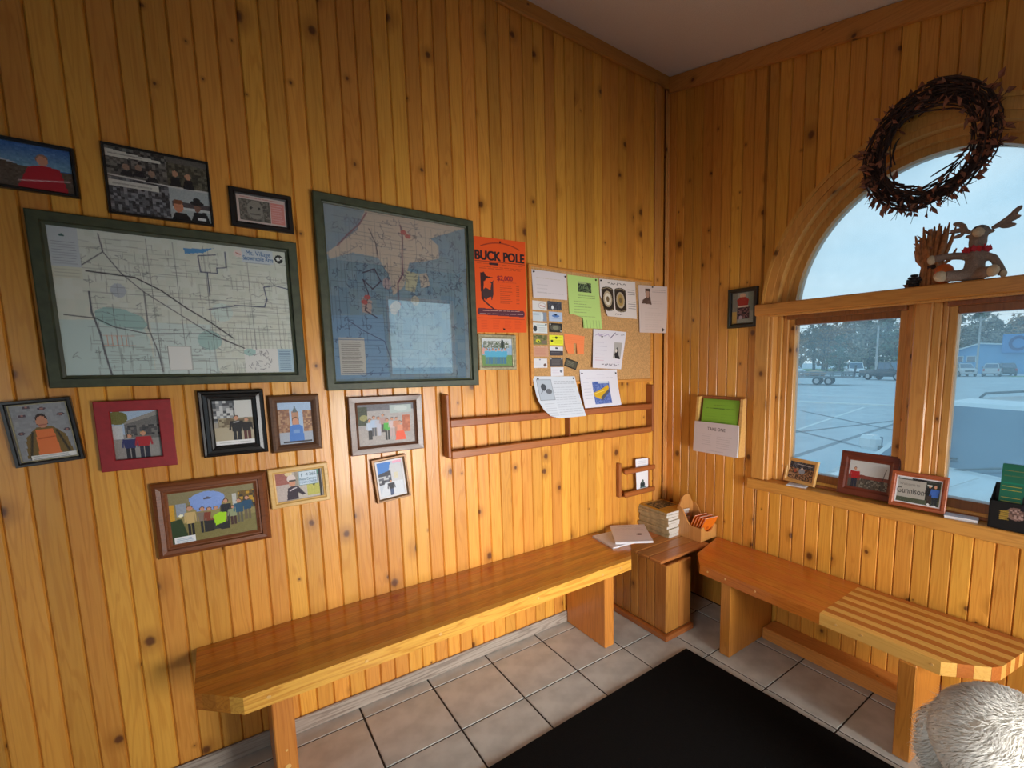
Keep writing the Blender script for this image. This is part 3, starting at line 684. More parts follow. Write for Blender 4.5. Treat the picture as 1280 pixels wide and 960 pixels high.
# --- two framed maps
def map_one():
    c = cvm(.60, .45, 460, (206, 210, 198))
    c.patch(0, 0, 1, 1, [(206, 210, 198), (202, 208, 196), (208, 213, 203)], 9)
    c.poly([(.0, .62), (.30, .60), (.33, .75), (.34, 1), (0, 1)], (190, 208, 204)); c.poly([(.34, .62), (.60, .62), (.62, 1), (.34, 1)], (198, 212, 208))
    c.poly([(.13, .55), (.17, .52), (.24, .53), (.31, .58), (.33, .64), (.30, .68), (.24, .66), (.17, .65), (.13, .61)], (158, 190, 186))
    c.ell(.59, .74, .055, .075, (164, 194, 190)); c.ell(.66, .52, .05, .07, (198, 214, 208)); c.ell(.23, .40, .03, .05, (176, 184, 192))
    g = (112, 114, 112)
    random.seed(3)
    for i in range(420):
        u = random.uniform(.10, 1); v = random.uniform(.04, 1); L_ = random.uniform(.02, .12)
        dense = u > .62 and v > .55
        if random.random() < .5: c.line([(u, v), (min(u + L_ * (.6 if dense else 1), 1), v + random.uniform(-.004, .004))], .5, g, .55)
        else: c.line([(u, v), (u + random.uniform(-.004, .004), min(v + L_, 1))], .5, g, .55)
    for i in range(19):
        u = .62 + .38 * i / 18; c.line([(u, .52 + .2 * random.random()), (u, .80)], .5, g, .6)
    for i in range(9):
        v = .46 + .045 * i; c.line([(.60 + .1 * random.random(), v), (.995, v)], .5, g, .6)
    for u in (.2, .36, .47, .60, .80): c.line([(u, .02 if u > .3 else .5), (u + .01, 1)], .7, (96, 98, 100), .7)
    for v in (.26, .42, .66, .88): c.line([(.10, v), (.99, v + .01)], .6, (100, 102, 104), .6)
    for i in range(46):
        u, v = random.uniform(.05, .95), random.uniform(.1, .97); p = [(u, v)]
        for k in range(6): u += random.uniform(-.02, .025); v += random.uniform(-.02, .022); p.append((u, v))
        c.line(p, .6, (104, 108, 110), .6)
    dk = (58, 58, 64)
    c.line([(.18, .02), (.19, .14), (.25, .28), (.33, .40), (.44, .52), (.56, .65), (.66, .74), (.75, .80)], 1.1, (84, 82, 90))
    c.line([(.10, .25), (.19, .14)], 1.3, (96, 94, 100)); c.line([(.12, .28), (.30, .30), (.40, .38), (.50, .50), (.60, .60), (.70, .72)], 1.7, dk)
    c.line([(.12, .42), (.12, .56), (.14, .70), (.15, .85), (.165, 1)], 2.0, (92, 92, 98)); c.line([(.02, .585), (.13, .60), (.20, .66), (.32, .70), (.60, .69), (.75, .80)], 1.1, dk)
    c.line([(.33, .40), (.33, .66), (.36, .84), (.37, .98)], 1.2, (84, 84, 90))
    c.line([(.655, .08), (.575, .10), (.58, .22), (.655, .22), (.655, .18), (.70, .17), (.70, .05)], 1.3, (66, 70, 96)); c.line([(.61, .22), (.61, .40)], 1.3, (70, 74, 96))
    c.line([(.72, .46), (.87, .46), (.885, .40), (.875, .30), (.93, .28), (1.0, .30)], 1.4, (60, 66, 96)); c.line([(.60, .50), (.74, .46)], 1.1, (66, 70, 96))
    c.poly([(.515, .055), (.60, .045), (.65, .03), (.60, .075), (.52, .095)], (84, 142, 192))
    for i in range(5): c.line([(.165 + .018 * i, .72), (.165 + .018 * i, .79)], .7, (206, 150, 130))
    c.line([(.15, .72), (.27, .72)], .6, (206, 150, 130)); c.line([(.15, .79), (.27, .79)], .6, (206, 150, 130))
    c.rect(.0, .0, .105, .26, (190, 198, 202)); c.poly([(.035, .055), (.05, .045), (.06, .06), (.045, .065)], (70, 100, 96)); c.rows(.01, .09, .095, .25, 9, (110, 116, 130), .9, .6)
    c.rect(.0, .26, .105, .34, (204, 206, 188)); c.rows(.01, .27, .1, .335, 3, (128, 130, 124), .9, .5)
    c.rect(.40, .79, .50, .97, (222, 222, 218)); c.line([(.40, .79), (.50, .79), (.50, .97), (.40, .97), (.40, .79)], .7, (120, 124, 120))
    c.rect(.745, .80, .915, .995, (216, 216, 212)); c.ell(.775, .83, .03, .03, (164, 196, 192))
    for i in range(34):
        u, v = random.uniform(.77, .88), random.uniform(.81, .97); c.line([(u, v), (u + random.uniform(-.02, .02), v + random.uniform(-.03, .03))], .7, (92, 92, 98), .8)
    c.rect(.915, .80, 1, .995, (166, 192, 206)); c.rows(.925, .815, .985, .98, 11, (60, 88, 124), .9, .8)
    c.rect(.78, .005, .935, .11, (196, 206, 212)); c.text('Mt. Village', .862, .035, .036, (44, 84, 140), .12); c.text('Snowmobile Area', .86, .075, .036, (44, 84, 140), .15)
    c.rows(.80, .10, .93, .125, 1, (90, 110, 140)); c.ell(.762, .05, .022, .028, (222, 206, 200)); c.line([(.752, .045), (.772, .056)], 1.2, (180, 84, 76))
    c.ell(.965, .062, .022, .034, (36, 40, 40)); c.poly([(.950, .06), (.962, .045), (.972, .07), (.958, .078)], (226, 228, 224)); c.ell(.976, .055, .005, .008, (226, 228, 224))
    return c
wall_frame('framed_map', 'wide road map in dark green frame, dense black roads on pale paper', 'map', -2.757, -2.079, 1.453, 1.977, .037, .030, 'f_green', map_one(), group=None, glaze='acrylic', prof=[(0, 0), (0, -.028), (.003, -.030), (.026, -.030), (.029, -.016), (.037, -.014), (.037, -.004)])
def map_two():
    c = cvm(.582, .692, 400, (138, 168, 184))
    c.patch(0, 0, 1, 1, [(138, 168, 184), (130, 162, 182), (146, 172, 186), (138, 166, 178)], 14)
    cream = (208, 194, 178)
    c.poly([(.26, .0), (1, .0), (.72, .10), (.78, .14), (.78, .22), (.66, .25), (.55, .27), (.52, .36), (.50, .42), (.42, .48), (.40, .36), (.33, .26), (.16, .25), (.02, .30), (.0, .27), (.20, .12)], cream)
    c.poly([(.52, .32), (.62, .33), (.58, .45), (.51, .44)], (204, 200, 170)); c.poly([(.62, .33), (.68, .32), (.70, .40), (.63, .42)], cream); c.ell(.38, .41, .03, .035, (196, 176, 176))
    c.poly([(.20, .50), (.27, .52), (.26, .60), (.20, .59)], (196, 178, 170)); c.ell(.42, .56, .03, .035, cream); c.ell(.58, .50, .03, .03, (196, 192, 176))
    c.poly([(.0, .62), (.34, .60), (.36, .98), (.0, .99)], (138, 176, 206))
    random.seed(11); g = (66, 84, 104)
    for i in range(42):
        u = .01 + .98 * i / 41; a = random.uniform(0, .5); c.line([(u, a), (u, min(1, a + random.uniform(.2, .6)))], .5, g, .5)
    for i in range(44):
        v = .01 + .98 * i / 43; a = random.uniform(0, .5); c.line([(a, v), (min(1, a + random.uniform(.25, .6)), v)], .5, g, .5)
    for i in range(240):
        u, v = random.uniform(.02, .97), random.uniform(.02, .97); p = [(u, v)]
        for k in range(5): u += random.uniform(-.02, .022); v += random.uniform(-.018, .02); p.append((u, v))
        c.line(p, .7, (60, 70, 96), .6)
    for i in range(80):
        u, v = random.uniform(.60, .97), random.uniform(.20, .46); c.line([(u, v), (u + random.uniform(-.03, .03), v + random.uniform(-.02, .02))], .8, (54, 62, 86), .7)
    pk = (128, 66, 88)
    c.line([(.27, .01), (.22, .08), (.14, .15), (.07, .22)], 2.2, pk, .8); c.line([(.50, .05), (.51, .12), (.50, .24), (.50, .34), (.46, .40), (.45, .60)], 2.0, (96, 60, 90), .8)
    c.line([(.28, .10), (.32, .18), (.33, .26)], 1.4, (70, 62, 84)); c.line([(.22, .36), (.30, .33), (.34, .40), (.28, .45), (.22, .40), (.25, .48), (.22, .58), (.30, .62)], 1.5, (60, 52, 74))
    for (u, v) in ((.52, .09), (.55, .11), (.24, .50), (.22, .53), (.45, .53)): c.ell(u, v, .022, .014, (196, 106, 104))
    c.line([(.10, .64), (.20, .70), (.34, .76), (.38, .88)], 1.0, (70, 76, 110)); c.ell(.44, .54, .03, .03, (196, 188, 176))
    c.rect(.035, .745, .20, .965, (216, 214, 206)); c.rows(.05, .765, .185, .95, 15, (84, 86, 92), .8, .8); c.line([(.0, .755), (.33, .755)], .8, (80, 110, 150)); c.line([(.04, .955), (.36, .955)], .8, (70, 96, 140))
    return c
wall_frame('framed_map', 'tall blue and cream map in dark green frame beside the orange flyer', 'map', -2.011, -1.357, 1.414, 2.181, .036, .030, 'f_green', map_two(), glaze='glazing_map', prof=[(0, 0), (0, -.028), (.003, -.030), (.026, -.030), (.029, -.016), (.036, -.014), (.036, -.004)])

# --- photographs
c = cvm(.42, .14, 360, (62, 104, 168))
for i in range(20): c.rect(0, i / 40, 1, (i + 1) / 40, (62 + i * 3, 104 + i * 3, 168 + i))
c.poly([(0, .34), (.5, .20), (.62, .36), (.75, .50), (1, .52), (1, 1), (0, 1)], (92, 78, 66)); c.poly([(.36, .3), (.5, .2), (.62, .36), (.76, .47), (.60, .42), (.5, .3)], (190, 196, 206))
c.grain(7, 2); c.ell(.30, .35, .05, .22, (74, 60, 52)); c.ell(.31, .40, .032, .16, SKIN); c.poly([(.2, .6), (.4, .56), (.46, 1), (.16, 1)], (198, 196, 204))
for v in (.66, .78, .90): c.line([(.2, v), (.44, v - .02)], 2, (52, 48, 62))
c.ell(.86, .30, .030, .12, (150, 116, 96)); c.ell(.86, .33, .026, .11, (208, 146, 118)); c.poly([(.79, .50), (.84, .44), (.89, .44), (.94, .48), (.97, 1), (.73, 1)], (176, 32, 44)); c.line([(.74, .84), (.98, .72)], 1.2, (222, 190, 190))
wall_frame('photo_frame', 'thin black framed photo of red-shirted person under deep blue sky', 'photo', -3.085, -2.640, 2.030, 2.174, .010, .016, 'f_black', c)
c = cvm(.25, .2, 360, (94, 90, 84))
c.patch(0, 0, .58, .42, [(92, 88, 84), (66, 62, 60), (120, 116, 110), (50, 48, 48)], 3).patch(.58, .08, 1, .46, [(84, 80, 66), (70, 66, 54), (100, 96, 80), (60, 56, 48)], 3)
c.patch(0, .46, .58, 1, [(98, 98, 102), (70, 68, 72), (130, 130, 134), (52, 50, 52)], 3).rect(.58, .47, 1, 1, (164, 172, 174)).rect(.6, .70, 1, .78, (78, 70, 72)).rect(.6, .78, 1, .82, (196, 198, 196))
c.poly([(0, .04), (.52, .10), (.52, .14), (0, .15)], (208, 206, 196)); c.rows(.03, .06, .4, .14, 1, (60, 60, 60)); c.rect(0, .50, .48, .60, (204, 202, 194)); c.rows(.04, .51, .44, .6, 1, (50, 50, 50)); c.line([(0, .43), (.58, .47), (1, .47)], 1.4, (214, 212, 206))
for u, v in ((.18, .28), (.30, .26), (.42, .32)): c.ell(u, v, .035, .05, (150, 122, 104)); c.poly([(u - .07, v + .14), (u - .03, v + .05), (u + .03, v + .05), (u + .07, v + .14)], (38, 36, 40))
for u, v in ((.66, .25), (.79, .27)): c.ell(u, v, .03, .05, (186, 140, 112)); c.poly([(u - .06, v + .2), (u - .035, v + .05), (u + .035, v + .05), (u + .06, v + .2)], (30, 28, 32))
c.ell(.66, .78, .05, .09, (196, 128, 96)); c.ell(.66, .70, .05, .04, (122, 76, 50)); c.poly([(.58, 1), (.62, .88), (.74, .88), (.80, 1)], (26, 24, 26)); c.ell(.86, .75, .035, .08, (128, 92, 76)); c.ell(.86, .68, .07, .04, (30, 30, 32)); c.ell(.86, .64, .04, .05, (34, 34, 36)); c.poly([(.78, 1), (.82, .84), (.95, .82), (1, 1)], (24, 22, 24)); c.rect(.86, .92, .94, .96, (220, 220, 220)); c.grain(4)
wall_frame('photo_frame', 'black and white collage of four street photos in thin black frame', 'photo', -2.580, -2.319, 2.000, 2.213, .007, .014, 'f_black', c)
c = cvm(.15, .09, 400, (206, 186, 178)); c.rect(.05, .14, .66, .92, (96, 92, 84)); c.patch(.06, .16, .65, .9, [(96, 92, 84), (80, 76, 70), (112, 106, 98), (126, 122, 112)], 2); c.ell(.36, .5, .16, .34, (136, 132, 122)); c.ell(.28, .44, .03, .05, (60, 58, 54)); c.ell(.44, .44, .03, .05, (60, 58, 54)); c.line([(.27, .66), (.45, .66)], 1.2, (66, 62, 58))
c.rect(.68, .14, .96, .92, (206, 130, 122)); c.rows(.70, .2, .94, .88, 8, (228, 214, 208)); c.rows(.08, .02, .9, .12, 1, (176, 90, 84))
wall_frame('photo_frame', 'small black framed picture of a grey plaque above the road map', 'photo', -2.270, -2.081, 2.012, 2.147, .020, .016, 'f_black', c)
c = cvm(.125, .18, 400, (150, 152, 156)).grain(5, 3)
for u, v in ((.2, .2), (.55, .1), (.85, .22), (.12, .5), (.9, .5), (.3, .06)): c.ell(u, v, .07, .025, (92, 78, 88)); c.ell(u, v, .03, .014, (170, 120, 110))
c.poly([(.12, .95), (.18, .58), (.38, .42), (.66, .42), (.86, .58), (.94, .95)], (122, 98, 52)); c.poly([(.32, .95), (.36, .46), (.66, .46), (.72, .95)], (232, 124, 66)); c.line([(.38, .62), (.66, .60)], 1.2, (190, 84, 44)); c.ell(.5, .30, .11, .12, (54, 40, 36)); c.ell(.5, .33, .095, .105, (204, 142, 112)); c.line([(.44, .38), (.56, .38)], 1, (150, 80, 70)); c.line([(.18, .95), (.3, .5)], 2, (60, 52, 36)); c.line([(.88, .95), (.72, .5)], 2, (60, 52, 36)); c.rect(.18, .90, 1, .99, (236, 234, 230)); c.rows(.22, .91, .9, .985, 2, (120, 120, 124))
wall_frame('photo_frame', 'black framed photo of person in orange shirt and olive jacket', 'photo', -2.857, -2.712, 1.2215, 1.4205, .012, .020, 'f_black', c, tilt=-4.2, inner=(.003, 'f_grey'))
c = cvm(.115, .165, 420, (150, 150, 152)); c.rect(0, 0, 1, .5, (168, 190, 214)); c.poly([(.25, .25), (1, .02), (1, .62), (.25, .55)], (110, 108, 106)); c.patch(.3, .3, 1, .52, [(80, 78, 80), (120, 116, 112), (60, 60, 64)], 3); c.poly([(.25, .22), (1, .0), (1, .10), (.25, .28)], (150, 146, 140)); c.ell(.12, .14, .22, .14, (112, 110, 54)); c.rect(0, .3, .2, .58, (196, 200, 202)); c.rect(0, .6, 1, 1, (150, 146, 142)); c.grain(4)
c.person(.33, .48, 1.02, (46, 52, 104), (34, 34, 44), wid=.26); c.person(.62, .44, 1.0, (176, 36, 46), (40, 42, 60), hair=(196, 150, 90), wid=.28)
wall_frame('photo_frame', 'red framed photo of two people before a round stadium', 'photo', -2.672, -2.487, 1.1775, 1.406, .035, .022, 'f_red', c, prof=[(0, 0), (0, -.021), (.002, -.022), (.033, -.022), (.035, -.020), (.035, -.004)])
c = cvm(.115, .17, 420, (166, 158, 144)); c.patch(0, 0, 1, .5, [(120, 124, 130), (150, 152, 154), (70, 74, 80), (204, 206, 206)], 4); c.rect(.55, .0, 1, .42, (212, 212, 208)); c.patch(.1, .40, 1, .6, [(140, 126, 100), (110, 96, 76), (170, 158, 130)], 3); c.rect(0, .6, 1, 1, (186, 174, 148)); c.person(.56, .34, .98, (24, 24, 28), (28, 28, 32), hair=(60, 44, 36), wid=.28); c.person(.82, .40, .94, (28, 24, 28), (90, 40, 40), hair=(50, 36, 30), wid=.24); c.line([(.5, .5), (.62, .48)], 1.4, (210, 210, 210)); c.rect(0, .90, 1, 1, (238, 238, 238)); c.rows(.1, .91, .9, .985, 1, (140, 140, 140))
wall_frame('photo_frame', 'wide black moulded frame with photo of two people in black', 'photo', -2.415, -2.224, 1.191, 1.429, .038, .028, 'f_black', c, prof=[(0, 0), (0, -.018), (.004, -.022), (.010, -.020), (.014, -.026), (.024, -.028), (.027, -.020), (.033, -.018), (.038, -.012), (.038, -.004)])
c = cvm(.115, .175, 420, (170, 196, 226)); c.patch(0, .16, .34, .82, [(160, 116, 88), (140, 100, 80), (178, 140, 108)], 3).patch(.72, .2, 1, .82, [(160, 116, 88), (140, 100, 80), (190, 150, 110)], 3); c.rect(.40, .22, .60, .7, (186, 140, 112)); c.poly([(.42, .24), (.5, .08), (.58, .24)], (96, 110, 116)); c.rect(.0, .72, 1, 1, (168, 176, 190)); c.grain(4); c.ell(.5, .44, .11, .09, (110, 80, 56)); c.ell(.5, .46, .095, .08, SKIN); c.poly([(.28, .95), (.32, .58), (.42, .54), (.6, .54), (.7, .58), (.74, .95)], (74, 128, 206)); c.rect(.42, .66, .6, .74, (120, 160, 214)); c.rect(.1, .93, .95, .97, (60, 60, 66))
wall_frame('photo_frame', 'rounded brown framed photo of child in blue shirt by a spire', 'photo', -2.2135, -2.041, 1.180, 1.403, .030, .022, 'f_walnut', c, prof=[(0, 0), (.001, -.012), (.006, -.020), (.014, -.022), (.022, -.019), (.028, -.012), (.030, -.010), (.030, -.004)])
c = cvm(.245, .20, 400, (150, 136, 84)); c.rect(0, .0, 1, .3, (140, 130, 92)); c.rect(0, .62, 1, 1, (128, 118, 66)); c.poly([(.22, .12), (.62, .12), (.64, .2), (.56, .42), (.30, .42), (.24, .3)], (130, 160, 226)); c.ell(.43, .42, .0, .0, (0, 0, 0)); c.ell(.43, .20, .2, .16, (136, 166, 230)); c.ell(.43, .18, .045, .025, (92, 88, 104)); c.rect(.0, .22, .05, .55, (214, 160, 40)); c.rect(.07, .22, .18, .48, (150, 160, 176)); c.ell(.12, .46, .025, .03, (250, 246, 214)); c.poly([(0, .55), (.12, .52), (.2, 1), (0, 1)], (40, 62, 26)); c.patch(.80, .12, 1, .5, [(196, 150, 40), (110, 84, 30), (60, 50, 34)], 4); c.rect(.72, .16, .78, .5, (196, 196, 190)); c.grain(4)
for u, t, b_, col, pc in ((.22, .28, .92, (206, 176, 116), (24, 24, 30)), (.36, .34, .86, (130, 116, 104), (30, 34, 40)), (.44, .36, .86, (132, 60, 40), (36, 30, 30)), (.52, .36, .84, (150, 146, 86), (50, 50, 50)), (.64, .24, .80, (26, 30, 40), (60, 56, 50)), (.72, .40, .80, (150, 158, 120), (70, 40, 36)), (.80, .28, .78, (36, 84, 114), (96, 92, 76)), (.90, .24, .74, (28, 76, 110), (110, 96, 72))): c.person(u, t, b_, col, pc, wid=.105)
c.poly([(.48, .56), (.56, .50), (.64, .52), (.62, .74), (.50, .76)], (170, 226, 20)); c.poly([(.50, .76), (.66, .70), (.66, .86), (.56, .86)], (30, 28, 34)); c.rect(.02, .88, .26, 1, (236, 238, 240)); c.rows(.05, .90, .24, .99, 3, (90, 130, 170))
wall_frame('photo_frame', 'largest brown framed group photo with a lime green shirt in front', 'photo', -2.5655, -2.239, .852, 1.118, .042, .028, 'f_brown', c, prof=[(0, 0), (0, -.014), (.004, -.022), (.014, -.028), (.026, -.026), (.029, -.018), (.033, -.018), (.038, -.014), (.042, -.012), (.042, -.004)])
c = cvm(.165, .115, 460, (196, 186, 176)); c.rect(.0, .0, .3, .42, (160, 96, 86)); c.rect(.0, .42, .3, 1, (190, 176, 170)); c.ell(.28, .06, .08, .08, (226, 206, 160)); c.rect(.40, .0, .47, .8, (160, 150, 136)); c.rect(.64, .52, .92, .92, (190, 186, 90)); c.ell(.80, .52, .03, .08, (96, 104, 60)); c.rect(.92, .0, .97, 1, (30, 24, 24)); c.rect(.80, .0, .92, .2, (84, 140, 120)); c.grain(4, 2)
c.ell(.33, .24, .09, .14, (224, 206, 200)); c.ell(.34, .40, .07, .12, SKIN); c.rect(.27, .29, .42, .335, (70, 60, 56)); c.poly([(.20, .98), (.24, .56), (.34, .50), (.46, .54), (.60, .84), (.54, .88), (.45, .74), (.45, .98)], (44, 28, 46)); c.line([(.28, .66), (.36, .60), (.42, .58)], 2, (220, 210, 214)); c.rect(.49, .03, .89, .52, (206, 222, 236)); c.line([(.49, .03), (.89, .03), (.89, .52), (.49, .52), (.49, .03)], .9, (96, 130, 130)); c.text('f', .56, .16, .13, (60, 90, 110)); c.text('4 265', .75, .15, .10, (50, 76, 96), .22); c.text('Nice Camera', .69, .31, .09, (46, 80, 106), .36); c.text('TOWN CENTER', .69, .43, .08, (46, 80, 120), .36)
wall_frame('photo_frame', 'light wood framed photo of person in dark shirt beside a sign', 'photo', -2.232, -2.0285, .964, 1.121, .022, .018, 'f_light', c, tilt=-1.2)
c = cvm(.24, .20, 380, (168, 162, 162)); c.rect(0, 0, 1, .16, (110, 110, 118)); c.rect(.16, .16, 1, .62, (176, 170, 168)); c.rect(.0, .05, .17, .5, (62, 70, 52)); c.ell(.1, .32, .07, .07, (156, 152, 96)); c.rect(0, .58, 1, 1, (172, 164, 160)); c.grain(4, 2)
for u, t, b_, col, pc in ((.20, .34, .86, (188, 204, 224), (36, 34, 38)), (.27, .28, .78, (176, 196, 222), (90, 90, 96)), (.35, .30, .78, (188, 190, 206), (190, 190, 204)), (.43, .24, .7, (180, 150, 146), (80, 70, 70)), (.50, .36, .90, (78, 180, 70), (40, 42, 40)), (.59, .34, .82, (214, 190, 190), (196, 170, 170)), (.67, .34, .80, (206, 140, 110), (180, 130, 110)), (.74, .44, .92, (226, 150, 120), (240, 92, 56))): c.person(u, t, b_, col, pc, wid=.10)
c.rect(.78, .30, .92, .72, (196, 112, 78)); c.patch(.78, .3, .92, .72, [(196, 112, 78), (206, 126, 90), (180, 100, 70)], 4); c.poly([(.66, .70), (.80, .70), (.84, .92), (.64, .92)], (240, 92, 56)); c.rect(.56, .04, .96, .24, (176, 190, 188)); c.ell(.76, .13, .12, .07, (196, 206, 204))
wall_frame('photo_frame', 'brown framed photo of a row of children, above a smaller frame', 'photo', -1.9385, -1.636, 1.135, 1.3825, .035, .024, 'f_walnut', c, glaze='acrylic', prof=[(0, 0), (0, -.022), (.003, -.024), (.024, -.022), (.030, -.014), (.035, -.012), (.035, -.004)])
c = cvm(.115, .165, 420, (196, 204, 216)); c.poly([(0, .0), (.6, 0), (.45, .3), (0, .4)], (70, 130, 206)); c.rect(.62, .0, .95, .12, (236, 170, 196)); c.rect(.5, .14, 1, .6, (206, 206, 210)); c.poly([(0, .36), (.52, .28), (.52, .6), (0, .66)], (60, 62, 74)); c.patch(.02, .42, .5, .62, [(60, 62, 74), (96, 98, 110), (190, 192, 196)], 4); c.rect(.62, .36, .78, .52, (214, 206, 180)); c.poly([(.28, .6), (1, .6), (1, 1), (0, 1)], (214, 218, 226)); c.person(.48, .54, .98, (40, 40, 52), (70, 84, 120), hair=(40, 34, 34), wid=.2); c.grain(3)
wall_frame('photo_frame', 'small bronze framed photo hanging below the row of children', 'photo', -1.8575, -1.7125, .9175, 1.113, .013, .022, 'f_gold', c, tilt=-4.5, mat_w=.008)
c = cvm(.17, .13, 420, (150, 180, 206)); c.rect(0, 0, 1, .22, (206, 212, 216)); c.patch(.05, .1, .9, .34, [(96, 110, 84), (150, 160, 150), (200, 204, 204), (120, 130, 120)], 3); c.ell(.68, .2, .05, .18, (44, 56, 52)); c.rect(0, .6, 1, 1, (110, 146, 84)); c.ell(.06, .45, .06, .12, (214, 160, 150)); c.grain(4)
for i in range(7): c.person(.16 + .10 * i, .34 + .03 * (i % 2), .92, (84, 172, 206), (70, 120, 150), wid=.12)
wall_frame('photo_frame', 'silver framed photo of blue shirted team below the orange flyer', 'photo', -1.346, -1.139, 1.486, 1.661, .020, .016, 'f_grey', c)

# --- corkboard
cb = thing('cork_board', 'cork notice board with slim wooden edge covered in papers', 'notice board', (-.59, -.001, 1.715))
q = MB(); q.box(-.445, .428, -.010, -.0005, -.300, .300); q.build('cork_sheet', M['cork'], cb)
q = MB()
for r in ((-.463, .446, .300, .312), (-.463, .446, -.316, -.300), (-.463, -.445, -.300, .300), (.428, .446, -.300, .300)): q.bbox(r[0], r[1], -.015, -.0005, r[2], r[3], .002)
q.build('edge_strip', M['pine_x'], cb)
# --- pinned papers
def paper(name, label, cat, quad, cv, y=-.0125, curl=None, pins=((.5, .04),), group=None, pinmat='pin'):
    (ax, az), (bx_, bz), (cx, cz), (dx, dz) = quad
    mx_, mz = (ax + bx_ + cx + dx) / 4, (az + bz + cz + dz) / 4
    def fn(u, v):
        x = (ax * (1 - u) + bx_ * u) * (1 - v) + (dx * (1 - u) + cx * u) * v; z = (az * (1 - u) + bz * u) * (1 - v) + (dz * (1 - u) + cz * u) * v
        yy = y + (curl(u, v) if curl else -.002 * v * v) + 0 * u
        return x - mx_, yy, z - mz
    o = cv.grid(fn, name); o.location = (mx_, 0, mz); tag(o, label, cat, group)
    for (u, v) in pins:
        X, Y, Z = fn(np.array(u), np.array(v)); p = MB(); p.tube([(float(X), float(Y) + .001, float(Z)), (float(X), float(Y) - .003, float(Z))], .003, 8); p.tube([(float(X), float(Y) - .003, float(Z)), (float(X), float(Y) - .008, float(Z))], [.0048, .0038], 8); p.build('push_pin', M[pinmat], o)
    return o
# orange flyer
OR = (238, 88, 26); DK = (56, 26, 28)
c = cvm(.288, .452, 470, OR)
for i in range(24):
    t = -.62 + 1.24 * i / 23; c.line([(.5 + .62 * math.sin(t), .12 - .075 * math.cos(t * 1.9)), (.5 + .62 * math.sin(t + .03), .12 - .075 * math.cos(t * 1.9 + .05))], 2.2, (132, 44, 26), .8)
[c.text('BUCK POLE', .50 + d, .185 + e, .092, (40, 28, 34), .94) for d in (-.008, 0, .008) for e in (-.003, .003)]; c.line([(.02, .248), (.98, .248)], 1.2, (84, 34, 30)); c.line([(.30, .27), (.44, .27)], 5, (50, 26, 34)); c.rows(.06, .26, .96, .285, 1, (120, 44, 30), 1); c.rows(.10, .295, .92, .33, 2, (120, 44, 30), 1, .8)
[c.text('$2,000', .58 + d, .413, .050, (140, 30, 42), .40) for d in (-.004, .004)]; c.rows(.42, .44, .80, .475, 1, (150, 48, 34), 1); c.rows(.48, .485, .74, .69, 10, (120, 40, 30), .7, .9); c.rows(.80, .485, .86, .69, 10, (120, 40, 30), .9, .9)
c.poly([(.11, .37), (.18, .36), (.22, .40), (.36, .415), (.22, .425), (.20, .45), (.17, .46), (.16, .60), (.18, .68), (.12, .64), (.11, .5)], DK)
c.poly([(.14, .56), (.20, .52), (.29, .55), (.31, .48), (.28, .45), (.32, .465), (.355, .44), (.345, .49), (.345, .60), (.31, .66), (.30, .62), (.24, .63), (.20, .66), (.16, .62)], (66, 44, 46)); c.line([(.16, .66), (.24, .70), (.34, .745)], 3, DK)
c.ell(.08, .775, .045, .035, (92, 44, 58)); c.ell(.92, .795, .045, .035, (92, 44, 58)); c.poly([(.06, .74), (.94, .76), (.94, .83), (.06, .81)], (92, 44, 58)); c.rows(.14, .748, .86, .785, 1, (240, 190, 170), 1, 1); c.rows(.08, .78, .93, .818, 1, (240, 200, 190), 1, 1)
c.line([(.05, .845), (.96, .855)], .8, (150, 60, 34))
for u in (.1, .32, .55, .76): c.rows(u, .865, u + .14, .965, 6, (206, 66, 24), .7, .9)
paper('poster', 'bright orange BUCK POLE poster with dark deer drawing', 'poster', [(-1.349, 2.121), (-1.063, 2.133), (-1.068, 1.677), (-1.349, 1.669)], c, y=-.0025, pins=((.5, .035), (.53, .965)))
# white note
c = cvm(.22, .142, 420, (222, 212, 214)); c.rows(.12, .2, .8, .34, 1, (186, 172, 140), 1, .8); c.rows(.12, .45, .5, .85, 3, (160, 150, 150), .6, .6); c.rows(.12, .74, .88, .86, 1, (150, 140, 140), 1, .6)
paper('paper_note', 'plain white note with faint lines, top corner of the cork board', 'note', [(-1.038, 2.0), (-.817, 2.0), (-.815, 1.86), (-1.031, 1.857)], c, y=-.0170, curl=lambda u, v: -.002 * v, pins=((.05, .08), (.95, .12)))
c = cvm(.232, .285, 420, (190, 222, 130)); c.patch(.32, .12, .74, .30, [(40, 50, 40), (70, 84, 60), (110, 130, 90)], 2); c.rect(.34, .10, .6, .14, (170, 190, 130)); c.rows(.30, .345, .84, .43, 2, (74, 90, 60), 1, 1); c.rows(.16, .46, .7, .72, 5, (96, 116, 76), .6, .9); c.rows(.12, .745, .8, .80, 1, (90, 110, 70), 1)
for i in range(6): c.line([(.42 + .1 * i, .84), (.425 + .1 * i, 1)], .8, (120, 150, 90))
for m in ([(-.01, .74), (.12, .74), (.40, .80), (.40, 1.01), (-.01, 1.01)], [(-.01, .74), (.06, .74), (.30, .82), (.38, 1.01), (-.01, 1.01)]): c.k &= ~c.mask(m)
paper('flyer', 'yellow-green flyer with car picture and torn tear-off tabs', 'flyer', [(-.808, 1.998), (-.59, 1.999), (-.572, 1.714), (-.80, 1.712)], c, y=-.0130, curl=lambda u, v: -.012 * v * v, pins=((.90, .04),))
c = cvm(.285, .215, 420, (226, 216, 210)); c.scribble(.22, .10, .74, .055, (40, 36, 40), 1.1)
